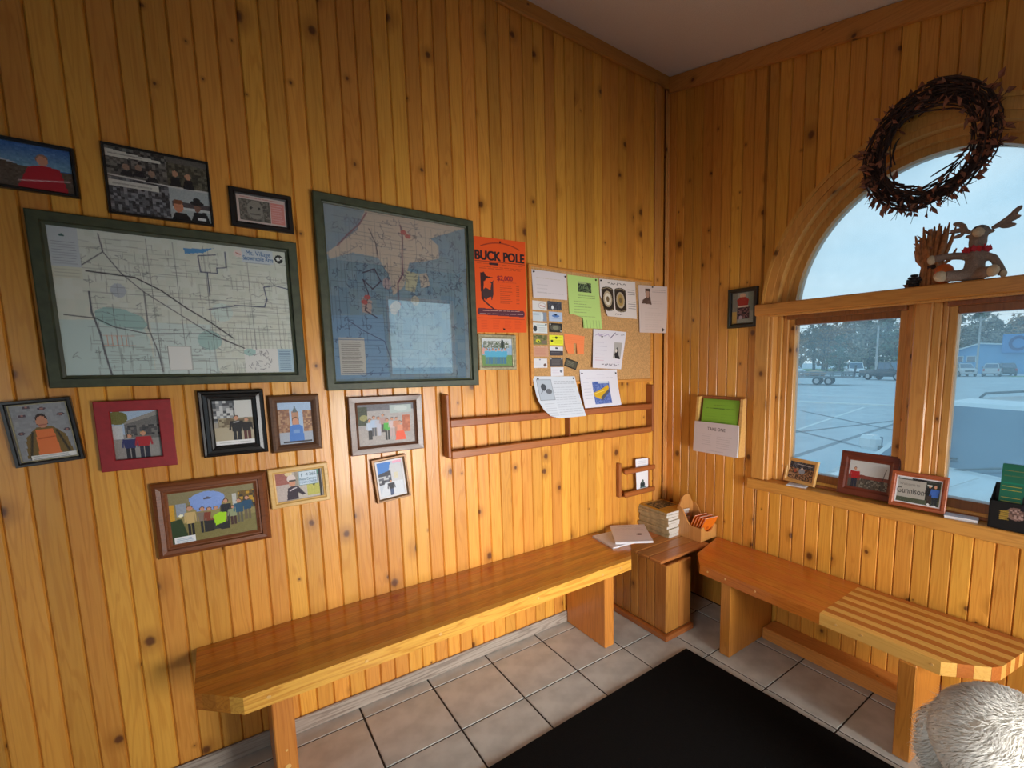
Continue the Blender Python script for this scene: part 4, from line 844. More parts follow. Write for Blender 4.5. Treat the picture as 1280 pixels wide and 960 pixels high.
for u in (.20, .55):
    c.rect(u - .155, .27, u + .155, .78, (66, 54, 40)); c.ell(u, .27, .155, .07, (66, 54, 40)); c.ell(u, .78, .155, .07, (66, 54, 40)); c.ell(u, .53, .145, .33, (52, 42, 34)); c.ell(u, .53, .115, .22, (184, 166, 136)); c.ell(u, .53, .085, .16, (224, 214, 196) if u < .4 else (170, 140, 80)); c.ell(u, .53, .04, .08, (120, 100, 70)); c.line([(u - .12, .26), (u, .22), (u + .12, .26)], 1.2, (190, 172, 140)); c.line([(u - .12, .80), (u, .84), (u + .12, .80)], 1.2, (190, 172, 140))
c.rows(.77, .20, .97, .38, 3, (60, 54, 58), 1, 1); c.rows(.77, .52, .98, .76, 4, (60, 54, 58), 1, 1); c.scribble(.38, .92, .58, .05, (50, 46, 50))
c.k &= ~c.mask([(-.01, .42), (.05, .6), (.16, 1.01), (-.01, 1.01)])
paper('flyer', 'white flyer showing two dark brown shoulder patches', 'flyer', [(-.584, 1.999), (-.302, 2.006), (-.286, 1.785), (-.58, 1.789)], c, y=-.0140, curl=lambda u, v: -.014 * v * v * (1 - u) - .002, pins=((.03, .05),))
c = cvm(.26, .30, 400, (214, 196, 188)); c.poly([(.22, .10), (.36, .10), (.40, .28), (.44, .40), (.10, .38), (.14, .30), (.24, .26)], (92, 70, 60)); c.ell(.30, .18, .06, .08, (176, 140, 120)); c.rect(.22, .07, .38, .12, (70, 54, 48)); c.rows(.46, .07, .92, .15, 2, (110, 96, 96), 1); c.rows(.3, .3, .9, .5, 4, (180, 160, 156), .6); c.rows(.2, .55, .9, .95, 8, (186, 166, 160), .6); c.ell(.86, .93, .03, .04, (70, 60, 60))
paper('flyer', 'pale pinkish flyer with a portrait, overhanging the board edge', 'flyer', [(-.276, 1.991), (-.010, 2.005), (-.026, 1.707), (-.267, 1.704)], c, y=-.0175, curl=lambda u, v: -.004 * v, pins=((.45, .03), (.88, .93)))
c = cvm(.26, .225, 420, (224, 220, 228)); c.line([(.06, .16), (.16, .10), (.22, .16), (.34, .09)], 1.2, (170, 150, 190)); c.scribble(.10, .12, .48, .09, (150, 130, 180), 1.1); c.line([(.52, .2), (.66, .05)], 2, (90, 80, 110)); c.scribble(.68, .10, .96, .08, (110, 110, 120), 1.1); c.rows(.08, .28, .5, .68, 4, (176, 170, 190), .6, .9); c.rows(.08, .70, .4, .82, 2, (206, 130, 160), .7, .9); c.rect(.66, .30, .92, .72, (176, 172, 168)); c.poly([(.70, .62), (.76, .42), (.82, .5), (.84, .62), (.92, .74), (.74, .72)], (40, 40, 44)); c.ell(.75, .52, .03, .05, (220, 210, 200)); c.scribble(.30, .90, .90, .055, (50, 46, 60), 1.2); c.rows(.70, .78, .92, .86, 1, (160, 120, 180))
paper('flyer', 'handwritten white flyer with a picture of a black dog', 'flyer', [(-.634, 1.711), (-.372, 1.703), (-.416, 1.478), (-.652, 1.489)], c, y=-.0135, curl=lambda u, v: -.018 * (1 - u) * (.3 + .7 * v), pins=((.25, .18),))
c = cvm(.28, .215, 420, (226, 224, 234)); c.rows(.42, .10, .62, .16, 1, (120, 116, 140), 1); c.rows(.14, .20, .86, .26, 1, (120, 116, 140), 1); c.rows(.06, .3, .26, .8, 6, (160, 158, 180), .6); c.patch(.28, .32, .74, .92, [(70, 96, 168), (110, 130, 190), (90, 110, 176)], 3); c.poly([(.28, .62), (.52, .52), (.70, .42), (.72, .50), (.60, .70), (.44, .80), (.30, .72)], (214, 170, 40)); c.poly([(.46, .74), (.70, .54), (.72, .60), (.48, .84)], (90, 92, 100)); c.line([(.32, .64), (.6, .56)], 1.4, (244, 220, 120)); c.rect(.44, .32, .72, .38, (200, 210, 226))
paper('flyer', 'white flyer with a picture of a yellow boat on blue', 'flyer', [(-.733, 1.480), (-.452, 1.477), (-.459, 1.266), (-.735, 1.262)], c, y=-.0150, curl=lambda u, v: -.05 * v ** 1.5 - .006 * np.sin(u * 3.1), pins=((.04, .1), (.95, .1)))
c = cvm(.29, .215, 420, (216, 222, 232)); c.rect(.07, .08, .40, .56, (186, 196, 208)); c.line([(.07, .08), (.40, .08), (.40, .56), (.07, .56), (.07, .08)], .8, (110, 116, 130)); c.ell(.2, .26, .06, .08, (80, 84, 92)); c.ell(.3, .36, .07, .06, (110, 114, 122)); c.line([(.12, .4), (.2, .3)], 1, (70, 70, 80)); c.rows(.46, .1, .96, .2, 2, (96, 104, 120), 1); c.rows(.42, .24, .98, .95, 12, (150, 156, 172), .8); c.rows(.14, .62, .4, .95, 6, (150, 156, 172), .8)
c.k &= ~c.mask([(-.01, .45), (.0, .45), (.03, .62), (.10, .80), (.20, .93), (.40, 1.01), (-.01, 1.01)])
paper('newsletter', 'white newsletter curling forward over the magazine rack rail', 'newsletter', [(-1.044, 1.449), (-.768, 1.443), (-.745, 1.222), (-1.035, 1.222)], c, y=-.0140, curl=lambda u, v: -.072 * v ** 1.25, pins=((.95, .05), (.1, .06)))
c = cvm(.142, .108, 420, (250, 140, 84)); c.rows(.05, .1, .95, .5, 4, (240, 116, 60), 1, .6); c.k &= ~c.mask([(.46, .42), (.60, .45), (.62, 1.01), (.44, 1.01)]); c.k &= ~c.mask([(-.01, .6), (.12, 1.01), (-.01, 1.01)])
paper('flyer', 'small bright orange flyer torn into two hanging strips', 'flyer', [(-.835, 1.680), (-.693, 1.668), (-.707, 1.566), (-.833, 1.571)], c, y=-.0125, curl=lambda u, v: -.010 * v * v, pins=())
cards = [  # x0, z1, x1, z0, colour, label, painter
 (-1.037, 1.844, -.946, 1.796, (226, 224, 222), 'white business card with red ringed logo, top of the first column', lambda c: (c.ell(.68, .5, .26, .34, (190, 180, 180)), c.ell(.68, .5, .22, .28, (232, 228, 226)), c.line([(.55, .5), (.85, .56)], 2, (176, 70, 70)))),
 (-1.040, 1.787, -.947, 1.739, (206, 218, 226), 'pale blue business card with grey end, second of the first column', lambda c: (c.rect(.72, 0, 1, 1, (140, 150, 166)), c.ell(.68, .5, .08, .5, (220, 228, 234)), c.rows(.1, .15, .55, .4, 2, (120, 140, 160)))),
 (-1.040, 1.730, -.945, 1.676, (220, 226, 226), 'white business card with a dark figure, third of the first column', lambda c: (c.ell(.2, .55, .12, .3, (54, 60, 66)), c.rows(.3, .08, .9, .3, 1, (80, 130, 140)), c.rows(.45, .4, .9, .85, 4, (150, 160, 166)), c.ell(.92, .12, .06, .1, (50, 50, 60)))),
 (-1.036, 1.667, -.947, 1.616, (122, 128, 76), 'olive business card with yellow flowers in the first column', lambda c: (c.patch(0, 0, 1, .6, [(110, 110, 70), (140, 130, 90), (90, 100, 60)], 3), c.ell(.35, .62, .16, .2, (206, 206, 60)), c.rect(.6, .55, .95, .9, (126, 112, 96)), c.ell(.4, .7, .05, .1, (50, 56, 40)))),
 (-1.038, 1.607, -.941, 1.553, (206, 156, 130), 'dusty pink business card in the first column', lambda c: (c.rows(.15, .15, .9, .85, 6, (190, 120, 104), .8), c.patch(0, .0, 1, .1, [(206, 156, 130), (214, 176, 150)], 3))),
 (-1.040, 1.543, -.950, 1.493, (224, 222, 226), 'white business card with small brown seal, lowest of the first column', lambda c: (c.ell(.84, .7, .1, .17, (110, 84, 80)), c.rows(.15, .3, .6, .8, 4, (190, 196, 214)), c.ell(.5, .12, .05, .08, (120, 120, 150)))),
 (-.941, 1.848, -.850, 1.802, (74, 76, 84), 'dark grey business card with white figure, top of second column', lambda c: (c.patch(0, 0, 1, 1, [(74, 76, 84), (60, 62, 70), (90, 92, 100)], 3), c.ell(.35, .7, .08, .22, (226, 230, 234)))),
 (-.933, 1.793, -.845, 1.742, (186, 202, 228), 'light blue business card with blue mark in the second column', lambda c: (c.ell(.5, .42, .28, .14, (90, 130, 196)), c.ell(.5, .3, .1, .1, (50, 60, 80)), c.rows(.2, .65, .85, .75, 1, (100, 130, 180), 1))),
 (-.934, 1.733, -.848, 1.684, (48, 46, 44), 'black business card with pale centre picture in the second column', lambda c: (c.ell(.5, .5, .4, .34, (92, 90, 80)), c.ell(.5, .5, .22, .2, (130, 132, 112)), c.ell(.1, .15, .06, .1, (180, 180, 170)), c.ell(.9, .85, .06, .1, (180, 180, 170)))),
 (-.933, 1.669, -.842, 1.615, (238, 240, 60), 'bright yellow business card beside the orange strips', lambda c: (c.ell(.5, .25, .09, .12, (60, 66, 30)), c.rows(.2, .14, .9, .3, 1, (110, 116, 40), 1), c.rect(.1, .5, .26, .7, (60, 66, 30)), c.rows(.36, .45, .95, .85, 4, (170, 174, 50)))),
 (-.932, 1.608, -.845, 1.559, (226, 226, 230), 'white business card with charcoal lower half', lambda c: (c.rect(0, .48, 1, 1, (70, 66, 74)), c.rows(.1, .6, .9, .9, 2, (150, 150, 156)), c.ell(.52, .18, .1, .1, (70, 72, 84)))),
 (-.933, 1.549, -.846, 1.498, (78, 74, 76), 'grey black business card beside a tilted black one', lambda c: (c.rows(.15, .2, .85, .8, 5, (170, 168, 166), .8), c.ell(.08, .12, .06, .1, (170, 168, 166)), c.ell(.92, .12, .06, .1, (170, 168, 166)))),
 (-.927, 1.496, -.843, 1.447, (224, 224, 232), 'white business card partly tucked behind the newsletter', lambda c: (c.ell(.8, .45, .1, .16, (110, 116, 130)), c.rows(.1, .2, .7, .8, 4, (200, 176, 196)))),
]
for x0, z1, x1, z0, bgc, lab, pt in cards:
    c = cvm(.09, .05, 460, bgc); pt(c); paper('business_card', lab, 'card', [(x0, z1), (x1, z1 - .001), (x1, z0), (x0, z0)], c, y=-.0118, curl=lambda u, v: -.0015 * v, pins=(), group='business cards pinned on the cork board')
c = cvm(.085, .048, 460, (48, 44, 40)); c.rect(.06, .12, .94, .88, (84, 80, 66)); c.rows(.16, .22, .84, .8, 4, (190, 186, 160), .8)
paper('business_card', 'black bordered business card pinned at a tilt', 'card', [(-.824, 1.548), (-.742, 1.523), (-.759, 1.477), (-.841, 1.503)], c, y=-.0125, curl=lambda u, v: -.0015 * v, pins=(), group='business cards pinned on the cork board')

# --- wide wall rack (two rails) below the cork board
rk = thing('magazine_rack', 'empty two-rail wooden magazine rack below the cork board', 'rack', (-.85, -.001, 1.22))
for x0, x1 in ((-1.540, -1.522), (-.190, -.172)):
    q = MB(); q.bbox(x0, x1, -.062, -.0005, 1.078, 1.378, .005); child(q, 'end_board', M['rack_z'], rk)
for z0, z1 in ((1.222, 1.258), (1.072, 1.110)):
    q = MB(); q.bbox(-1.5215, -.1905, -.060, -.046, z0, z1, .004); child(q, 'rail', M['rack'], rk)
q = MB(); q.bbox(-1.5215, -.1905, -.0455, -.0008, 1.072, 1.084, .003); child(q, 'rack_floor', M['rack'], rk)
q = MB(); q.bbox(-.833, -.823, -.0455, -.0008, 1.0845, 1.262, .002); child(q, 'divider', M['rack_z'], rk)
# --- small wall rack with one leaflet
sr = thing('leaflet_rack', 'small two-bar wooden leaflet rack above the stacked magazines', 'rack', (-.30, -.001, .79))
for x0, x1 in ((-.450, -.428), (-.205, -.183)):
    q = MB(); q.bbox(x0, x1, -.034, -.0005, .680, .898, .004); child(q, 'side_bar', M['rack_z'], sr)
for zc in (.843, .697):
    q = MB(); q.bbox(-.428, -.160, -.066, -.046, zc - .016, zc + .016, .006); q.bbox(-.418, -.400, -.046, -.034, zc - .014, zc + .014, .002); q.bbox(-.203, -.185, -.046, -.034, zc - .014, zc + .014, .002); child(q, 'cross_bar', M['rack'], sr)
q = MB(); q.box(-.428, -.205, -.0455, -.012, .683, .690); child(q, 'rack_floor', M['rack'], sr)
c = cvm(.11, .215, 420, (230, 230, 236)); c.rows(.2, .05, .85, .22, 3, (150, 156, 180), .9); c.ell(.52, .80, .20, .10, (40, 52, 56)); c.ell(.54, .70, .10, .06, (90, 104, 100)); c.rect(.3, .86, .78, .90, (70, 96, 96))
o = paper('leaflet', 'narrow white leaflet with a small picture in the little rack', 'leaflet', [(-.318, .908), (-.207, .904), (-.206, .692), (-.309, .694)], c, y=-.040, pins=())

# ================================================================== RIGHT WALL
c = cvm(.13, .18, 420, (150, 150, 138)); c.rect(0, 0, .25, 1, (132, 124, 110)); c.rect(.72, 0, 1, .6, (128, 136, 124)); c.ell(.48, .10, .14, .08, (206, 160, 130)); c.poly([(.22, .22), (.36, .14), (.62, .14), (.76, .24), (.72, .46), (.26, .46)], (166, 50, 40)); c.rect(.26, .42, .74, .47, (220, 190, 170)); c.patch(.24, .47, .8, .86, [(70, 44, 52), (100, 64, 66), (50, 40, 46), (130, 90, 90)], 3); c.rect(0, .6, .22, 1, (190, 150, 80)); c.ell(.4, .8, .08, .06, (176, 150, 160)); c.grain(4)
wall_frame('photo_frame', 'small black frame on the window wall with red jacket portrait', 'photo', -.489, -.678, 1.7075, 1.925, .024, .020, 'f_black', c, wall='right')
lh = thing('literature_holder', 'wooden TAKE ONE leaflet holder with white front on window wall', 'leaflet holder', (-.001, -.462, 1.14), (0, 0, -PI / 2))
q = MB(); q.bbox(-.165, .165, -.010, -.0005, -.168, .172, .002); q.build('back_board', M['rack_z'], lh)
for s in (-1, 1):
    q = MB(); q.prism([(-.0105, .170), (-.040, .165), (-.070, -.166), (-.0105, -.168)], 'x', s * .165, s * .147); q.build('side_board', M['f_light'], lh)
q = MB(); q.bbox(-.147, .147, -.066, -.0105, -.168, -.158, .002); q.build('bottom_board', M['f_light'], lh)
c = cvm(.31, .185, 420, (212, 200, 202)); c.text('TAKE ONE', .52, .20, .10, (66, 56, 60), .44); c.rows(.2, .36, .42, .76, 6, (160, 150, 152), .7); c.rows(.54, .40, .9, .82, 6, (160, 150, 152), .7); c.rows(.3, .88, .7, .94, 1, (150, 140, 150), 1)
c.grid(lambda u, v: (-.157 + .314 * u, -.0675 - .012 * v, .018 - .184 * v), 'front_sheet', lh)
q = MB(); q.prism([(-.0655, .016), (-.0668, .016), (-.0785, -.166), (-.0665, -.166)], 'x', -.157, .160); q.build('front_panel', M['white'], lh)
c = cvm(.26, .20, 380, (138, 188, 62)); c.rows(.3, .08, .75, .14, 1, (70, 96, 40), 1); c.rows(.1, .16, .9, .26, 1, (60, 100, 30), 1, 1); c.rows(.3, .17, .6, .25, 1, (30, 40, 30), 1, 1); c.rows(.08, .34, .44, .95, 8, (120, 166, 60), .9); c.rows(.54, .34, .92, .95, 8, (120, 166, 60), .9)
for i in range(3):
    o = c.grid(lambda u, v: (-.128 + .256 * u, -.0 - .032 * v, .10 - .20 * v), 'leaflet')
    o.location = (-.020 - .004 * i, -.460 - .004 * i, 1.195 - .006 * i); o.rotation_euler = (0, 0, -PI / 2); tag(o, ('nearest lime green leaflet in the TAKE ONE holder', 'middle lime green leaflet in the TAKE ONE holder', 'rearmost lime green leaflet in the TAKE ONE holder')[2 - i], 'leaflet', 'lime green leaflets')
# ================================================================== THINGS ON THE BENCHES AND THE BOX
PAGE = plain('page_edges', (214, 208, 200), .8, .06, 200)
SPINE = plain('magazine_spine', (176, 158, 120), .6, .2, 30)
def magazine(x0, y0, z0, w, l, t, rot, label, mats, cover=None, warp=0.0, group='magazines stacked on the corner box'):
    root = thing('magazine', label, 'magazine', (x0, y0, z0), (0, 0, rot), group)
    q = MB(); n = 6
    def top(u): return t + warp * math.sin(u * PI) * .6
    vs = []; fs = []
    for i in range(n + 1):
        u = i / n
        for y in (-l / 2, l / 2): vs += [(-w / 2 + w * u, y, .0006 + (warp * math.sin(u * PI) * .3)), (-w / 2 + w * u, y, top(u) - .0008)]
    for i in range(n):
        b = 4 * i; fs += [(b, b + 4, b + 5, b + 1), (b + 2, b + 3, b + 7, b + 6), (b, b + 2, b + 6, b + 4), (b + 1, b + 5, b + 7, b + 3)]
    fs += [(0, 1, 3, 2), (4 * n, 4 * n + 2, 4 * n + 3, 4 * n + 1)]
    q.add(vs, fs); q.build('pages', mats[0], root)
    q = MB(); q.box(-w / 2 - .0012, -w / 2 - .0002, -l / 2, l / 2, .0004, t); q.build('spine', mats[1], root)
    if cover is not None:
        cover.grid(lambda u, v: (-w / 2 + w * u, l / 2 - l * v, t + warp * np.sin(u * PI) * .6 + .0002), 'cover', root)
    else:
        q = MB(); q.box(-w / 2, w / 2, -l / 2, l / 2, t - .0007, t); q.build('cover', mats[1], root)
    return root
z = .4366; th = [.018, .016, .019, .017, .018, .016, .018, .017, .015]
ordn = ['lowest', 'second lowest', 'third lowest', 'fourth lowest', 'middle', 'fourth from the top', 'third from the top', 'second from the top', 'topmost']
random.seed(5)
for i, t in enumerate(th):
    cov = None
    if i == 8:
        cov = Cv(90, 118, (196, 150, 60)); cov.patch(.12, .10, .95, .62, [(70, 66, 56), (110, 104, 84), (50, 48, 44), (160, 140, 100)], 5); cov.rect(0, 0, .12, 1, (206, 164, 60)); cov.rows(.2, .70, .9, .92, 4, (120, 84, 30), .9); cov.rect(.12, .02, .95, .09, (214, 190, 120)); cov.grain(6)
    magazine(-.155 + random.uniform(-.006, .006), -.138 + random.uniform(-.005, .005), z, .198, .255, t, math.radians(random.uniform(-3, 3)),
             '%s magazine of the thick stack on the corner box' % ordn[i] + (', yellow edged cover' if i == 8 else ''), (PAGE, SPINE), cov, 0.004 if i == 8 else 0)
    z += t + .0006 + (.0 if i < 8 else 0)
# loose printed papers lying on the bench end
def sheetpile(x, y, zz, w, l, t, rot, label, cv):
    root = thing('paper_pile', label, 'papers', (x, y, zz), (0, 0, rot), 'printed papers on the bench end')
    q = MB(); k = int(t / .0022)
    for i in range(max(2, k)):
        dx, dy = random.uniform(-.0025, .0025), random.uniform(-.0025, .0025); q.box(-w / 2 + dx, w / 2 + dx, -l / 2 + dy, l / 2 + dy, t * i / k + .0002, t * (i + 1) / k - .0003)
    q.build('sheets', M['white'], root)
    cv.grid(lambda u, v: (-w / 2 + w * u, l / 2 - l * v, t + .0004), 'top_sheet', root); return root
c = Cv(70, 92, (216, 212, 220)); c.rows(.1, .08, .9, .9, 14, (170, 170, 184), .8)
sheetpile(-.625, -.175, .4902, .15, .215, .010, math.radians(-6), 'thin pile of white printed papers nearest the wall on the bench', c)
c = Cv(92, 120, (224, 220, 230)); c.rows(.2, .08, .6, .16, 1, (70, 60, 80), 1, 1); c.rows(.1, .2, .9, .30, 2, (110, 100, 130), .9); c.rows(.1, .36, .6, .9, 8, (176, 172, 190), .8); c.ell(.72, .6, .09, .05, (80, 74, 90)); c.line([(.1, .33), (.9, .33)], .8, (150, 130, 150)); c.line([(.06, .95), (.94, .95)], .8, (150, 140, 150))
sheetpile(-.505, -.195, .5006, .215, .28, .013, math.radians(-34), 'upper pile of white newsletters overhanging the bench end', c)

# wooden letter holder with orange booklets
lb = thing('letter_box', 'small scalloped wooden leaflet box in the corner, orange booklets inside', 'leaflet box', (-.083, -.345, .4368))
hx, hy = .074, .095
side = [(-hy, 0), (hy, 0), (hy, .185)] + [(hy - .02 - .09 * t, .185 - .10 * (3 * t * t - 2 * t ** 3)) for t in [k / 8 for k in range(9)]] + [(-hy, .085)]
for s in (-1, 1):
    q = MB(); q.prism(side, 'x', s * hx, s * (hx - .009)); q.build('side_panel', M['holder'], lb)
back = [(-hx + .0092, .004), (hx - .0092, .004), (hx - .0092, .185)] + [(.045 * math.cos(a), .215 + .035 * math.sin(a)) for a in [PI * k / 10 for k in range(11)]] + [(-hx + .0092, .185)]
q = MB(); q.prism(back, 'y', hy - .009, hy - .0005); q.build('back_panel', M['holder'], lb)
fr = [(-hx + .0092, .004), (hx - .0092, .004), (hx - .0092, .09), (.048, .09)] + [(.045 * math.cos(a), .088 - .034 * math.sin(a)) for a in [PI * k / 10 for k in range(11)]] + [(-.048, .09), (-hx + .0092, .09)]
q = MB(); q.prism(fr, 'y', -hy + .0005, -hy + .009); q.build('front_panel', M['holder'], lb)
q = MB(); q.box(-hx + .0092, hx - .0092, -hy + .0092, hy - .0092, .0, .008); q.build('bottom_panel', M['holder'], lb)
OC = plain('white_booklet_pages', (236, 226, 222), .7, .03, 30)
for i in range(5):
    root = thing('booklet', ['front orange booklet leaning in the leaflet box', 'second orange booklet in the leaflet box', 'middle orange booklet in the leaflet box', 'fourth orange booklet in the leaflet box', 'rear orange booklet in the leaflet box'][i], 'booklet', (-.078, -.388 + .020 * i, .4455), (math.radians(28), 0, math.radians(-7)), 'orange booklets in the leaflet box')
    q = MB(); q.box(-.050, .050, -.0015, .0015, 0, .158 - .006 * (i % 2)); q.build('pages', OC, root)
    q = MB(); q.box(-.051, .051, -.0032, -.0016, 0, .158 - .006 * (i % 2)); q.box(-.051, .051, .0016, .0026, 0, .158 - .006 * (i % 2)); q.build('cover', M['orange_paper'], root)
    if i == 0:
        q = MB(); q.tube([(0, -.0033, .075), (0, -.0038, .075)], .012, 14); q.build('emblem', plain('deep_orange_emblem', (206, 90, 16), .6), root)

# ================================================================== THINGS ON THE SILL
SZ = .8602
def sill_frame(label, x, y, w, h, bw, d, mat, cv, lean, yaw, **kw):
    """frame standing on the sill, leaning back towards the glass, facing -x"""
    root = thing('photo_frame', label, 'photo', (x, y, SZ), (0, 0, 0))
    root.rotation_euler = (Euler((math.radians(-lean), 0, 0)).to_matrix().to_4x4()).to_euler()
    Rz = Matrix.Rotation(-PI / 2 + math.radians(yaw), 4, 'Z') @ Matrix.Rotation(math.radians(-lean), 4, 'X')
    root.rotation_euler = Rz.to_euler()
    frame_parts(root, w, h, bw, d, mat, cv, **kw)
    for ch in root.children: ch.location.z = h / 2 + d * math.sin(math.radians(lean)) + .0012; ch.location.y = 0
    q = MB(); q.prism([(.001, h * .75), (.004, h * .75), (.004 + h * .28, .0 + d * math.sin(math.radians(lean)) + .004 + h * .02), (h * .28, .004 + h * .02)], 'x', -.018, .018)
    if x < -.2: q.build('easel_leg', M['black'], root)
    return root
c = cvm(.15, .10, 460, (60, 62, 74)); c.patch(0, 0, 1, .4, [(40, 44, 60), (90, 96, 110), (60, 60, 70)], 3); c.patch(0, .35, 1, 1, [(150, 110, 80), (110, 80, 60), (70, 60, 56), (176, 140, 110)], 3); c.ell(.52, .5, .12, .16, (150, 160, 176)); c.ell(.52, .36, .04, .07, (220, 206, 196)); c.line([(.3, .12), (.9, .16)], 1.4, (210, 214, 220)); c.ell(.26, .5, .06, .1, (176, 90, 70))
sill_frame('light wood framed photo on the sill, beside the left window jamb', .040, -.930, .190, .132, .018, .014, 'f_light', c, 14, -9)
c = cvm(.18, .12, 460, (206, 206, 204)); c.rect(0, .52, 1, .72, (120, 70, 60)); c.poly([(.3, .5), (1, .62), (1, .8), (.3, .7)], (134, 66, 54)); c.rect(0, .72, 1, 1, (90, 82, 72)); c.patch(.3, .66, 1, 1, [(90, 82, 72), (130, 124, 110), (70, 64, 58)], 3); c.person(.16, .24, 1.0, (176, 30, 36), (40, 44, 60), wid=.2); c.line([(.92, .2), (.86, .6)], 1.2, (60, 50, 46)); c.grain(3)
sill_frame('wide mahogany framed photo of red jacketed person, middle of the sill', .028, -1.268, .262, .212, .042, .016, 'f_mahog', c, 12, 0)
c = cvm(.17, .105, 520, (172, 166, 156)); c.rect(0, 0, 1, .12, (60, 62, 60)); c.rect(.04, .02, .34, .1, (190, 196, 196)); c.rect(.36, .04, .66, .12, (24, 26, 30)); c.text('Welcome to', .30, .28, .10, (110, 104, 104), .48); c.text('Gunnison', .33, .52, .22, (30, 28, 30), .60); c.rect(.66, .12, 1, 1, (44, 48, 40)); c.rect(0, .78, 1, 1, (74, 80, 62)); c.person(.74, .18, .92, (26, 24, 26), (60, 44, 36), wid=.14); c.person(.86, .18, .98, (60, 104, 186), (34, 40, 44), wid=.16); c.ell(.74, .92, .03, .04, (236, 236, 236)); c.ell(.86, .96, .05, .04, (236, 236, 236)); c.rect(.95, .1, 1, 1, (122, 130, 70)); c.rect(.68, .2, .78, .25, (214, 214, 206))
sill_frame('russet framed photo with sign lettering, in front of the mullion', .000, -1.487, .212, .158, .020, .014, 'f_rust', c, 14, 3, mat_w=.005, mat_col=M['white'])
def cardstack(x, y, w, l, t, rot, label):
    root = thing('card_stack', label, 'cards', (x, y, SZ), (0, 0, rot), None); q = MB(); k = max(2, int(t / .003))
    for i in range(k):
        d = random.uniform(-.0015, .0015); q.box(-w / 2 + d, w / 2 + d, -l / 2 - d, l / 2 - d, t * i / k + .0002, t * (i + 1) / k - .0002)
    q.build('cards', M['white'], root); c = Cv(40, 24, (216, 222, 236)); c.rows(.3, .3, .6, .5, 1, (120, 130, 170)); c.grid(lambda u, v: (w / 2 - w * v, l / 2 - l * u, t + .0002), 'top_card', root); return root
cardstack(.006, -.940, .050, .098, .006, math.radians(10), 'small white card lying before the light wood frame')
cardstack(.010, -1.648, .056, .110, .012, math.radians(8), 'white stack of cards beside the black brochure box')
bh = thing('brochure_box', 'black brochure box with gold print at the sill end', 'brochure holder', (.018, -1.815, SZ))
hx, hy, hh = .040, .075, .118
for y0, y1 in ((-hy, -hy + .003), (hy - .003, hy)):
    q = MB(); q.prism([(-hx, 0), (hx, 0), (hx, hh + .05), (-hx + .02, hh), (-hx, hh - .008)], 'y', y0, y1); q.build('side_panel', M['black'], bh)
q = MB(); q.bbox(-hx, -hx + .003, -hy + .003, hy - .003, 0.0, hh - .008, .001); q.build('front_panel', M['black'], bh)
q = MB(); q.box(hx - .003, hx, -hy + .003, hy - .003, 0, hh + .05); q.box(-hx + .003, hx - .003, -hy + .003, hy - .003, 0, .004); q.build('back_panel', M['black'], bh)
c = cvm(.14, .10, 460, (20, 18, 18)); c.ell(.55, .35, .22, .25, (120, 92, 84)); c.ell(.66, .28, .1, .16, (160, 130, 120)); c.ell(.82, .2, .2, .3, (26, 24, 34)); c.poly([(.22, .3), (.40, .22), (.38, .6), (.20, .66)], (130, 104, 44)); c.rows(.2, .28, .4, .66, 5, (196, 160, 60), 1, 1); c.patch(.42, .2, .7, .55, [(130, 100, 90), (96, 72, 66), (170, 140, 130)], 3)
c.grid(lambda u, v: (-hx - .0006, hy - .005 - (2 * hy - .01) * u, hh - .014 - .10 * v), 'label', bh)
c = cvm(.11, .2, 420, (34, 110, 84)); c.rows(.08, .06, .9, .22, 2, (150, 130, 70), 1, .9); c.rows(.06, .32, .55, .44, 2, (206, 176, 60), 1, 1); c.rows(.06, .50, .55, .62, 2, (190, 170, 80), 1, 1); c.rect(0, .28, .6, .31, (20, 130, 100)); c.rect(0, .63, .6, .66, (20, 130, 100)); c.ell(.86, .40, .16, .08, (150, 116, 90)); c.ell(.84, .55, .24, .16, (26, 34, 36)); c.ell(.9, .62, .12, .04, (190, 110, 90)); c.rect(0, .7, 1, 1, (24, 60, 60))
for i in range(3):
    root = thing('brochure', ['front green brochure with yellow print in the black box', 'second green brochure in the black box', 'rear green brochure in the black box'][i], 'brochure', (.002 + .008 * i, -1.818, SZ + .006), (0, math.radians(8), 0), 'green brochures in the black box')
    q = MB(); q.box(-.0018, .0018, -.058, .058, 0, .245); q.build('pages', M['white'], root); c.grid(lambda u, v: (-.0021, .058 - .116 * u, .245 - .245 * v), 'cover', root)

# ================================================================== TRANSOM RAIL: plush moose, harvest bundle
RZ = 1.8222
ms = thing('plush_moose', 'grey-brown plush moose with red neck ribbon seated on the window rail', 'plush toy', (.010, -1.62, RZ))
q = MB()
def E3(c, r, rx=0, ry=0, rz=0, n=2): q.ball(Vector(c), r, n, 0, Euler((rx, ry, rz)).to_matrix().to_4x4())
# local frame: -x towards the room, +y towards the corner
E3((.0, .0, .052), (.040, .036, .056)); E3((.0, -.004, .10), (.028, .026, .04))
E3((-.006, -.006, .150), (.032, .031, .048)); E3((-.018, -.014, .182), (.034, .032, .028)); E3((-.045, -.018, .176), (.026, .024, .022))
q.tube([(0, .020, .098), (-.01, .055, .106), (-.02, .095, .108), (-.03, .128, .102)], [.016, .015, .014, .016], 10); q.tube([(0, -.024, .098), (.0, -.058, .080), (-.005, -.080, .040), (-.01, -.090, .016)], [.016, .0155, .015, .016], 10)
q.tube([(-.01, .016, .026), (-.045, .045, .024), (-.068, .078, .022)], [.026, .022, .021], 10); q.tube([(-.01, -.02, .024), (-.045, -.045, .024), (-.062, -.066, .022)], [.026, .022, .021], 10)
E3((.0, .024, .176), (.006, .016, .009)); E3((.0, -.042, .182), (.006, .016, .009))
body = one_surface(q, 'body', M['moose'], .0055, ms, 3)
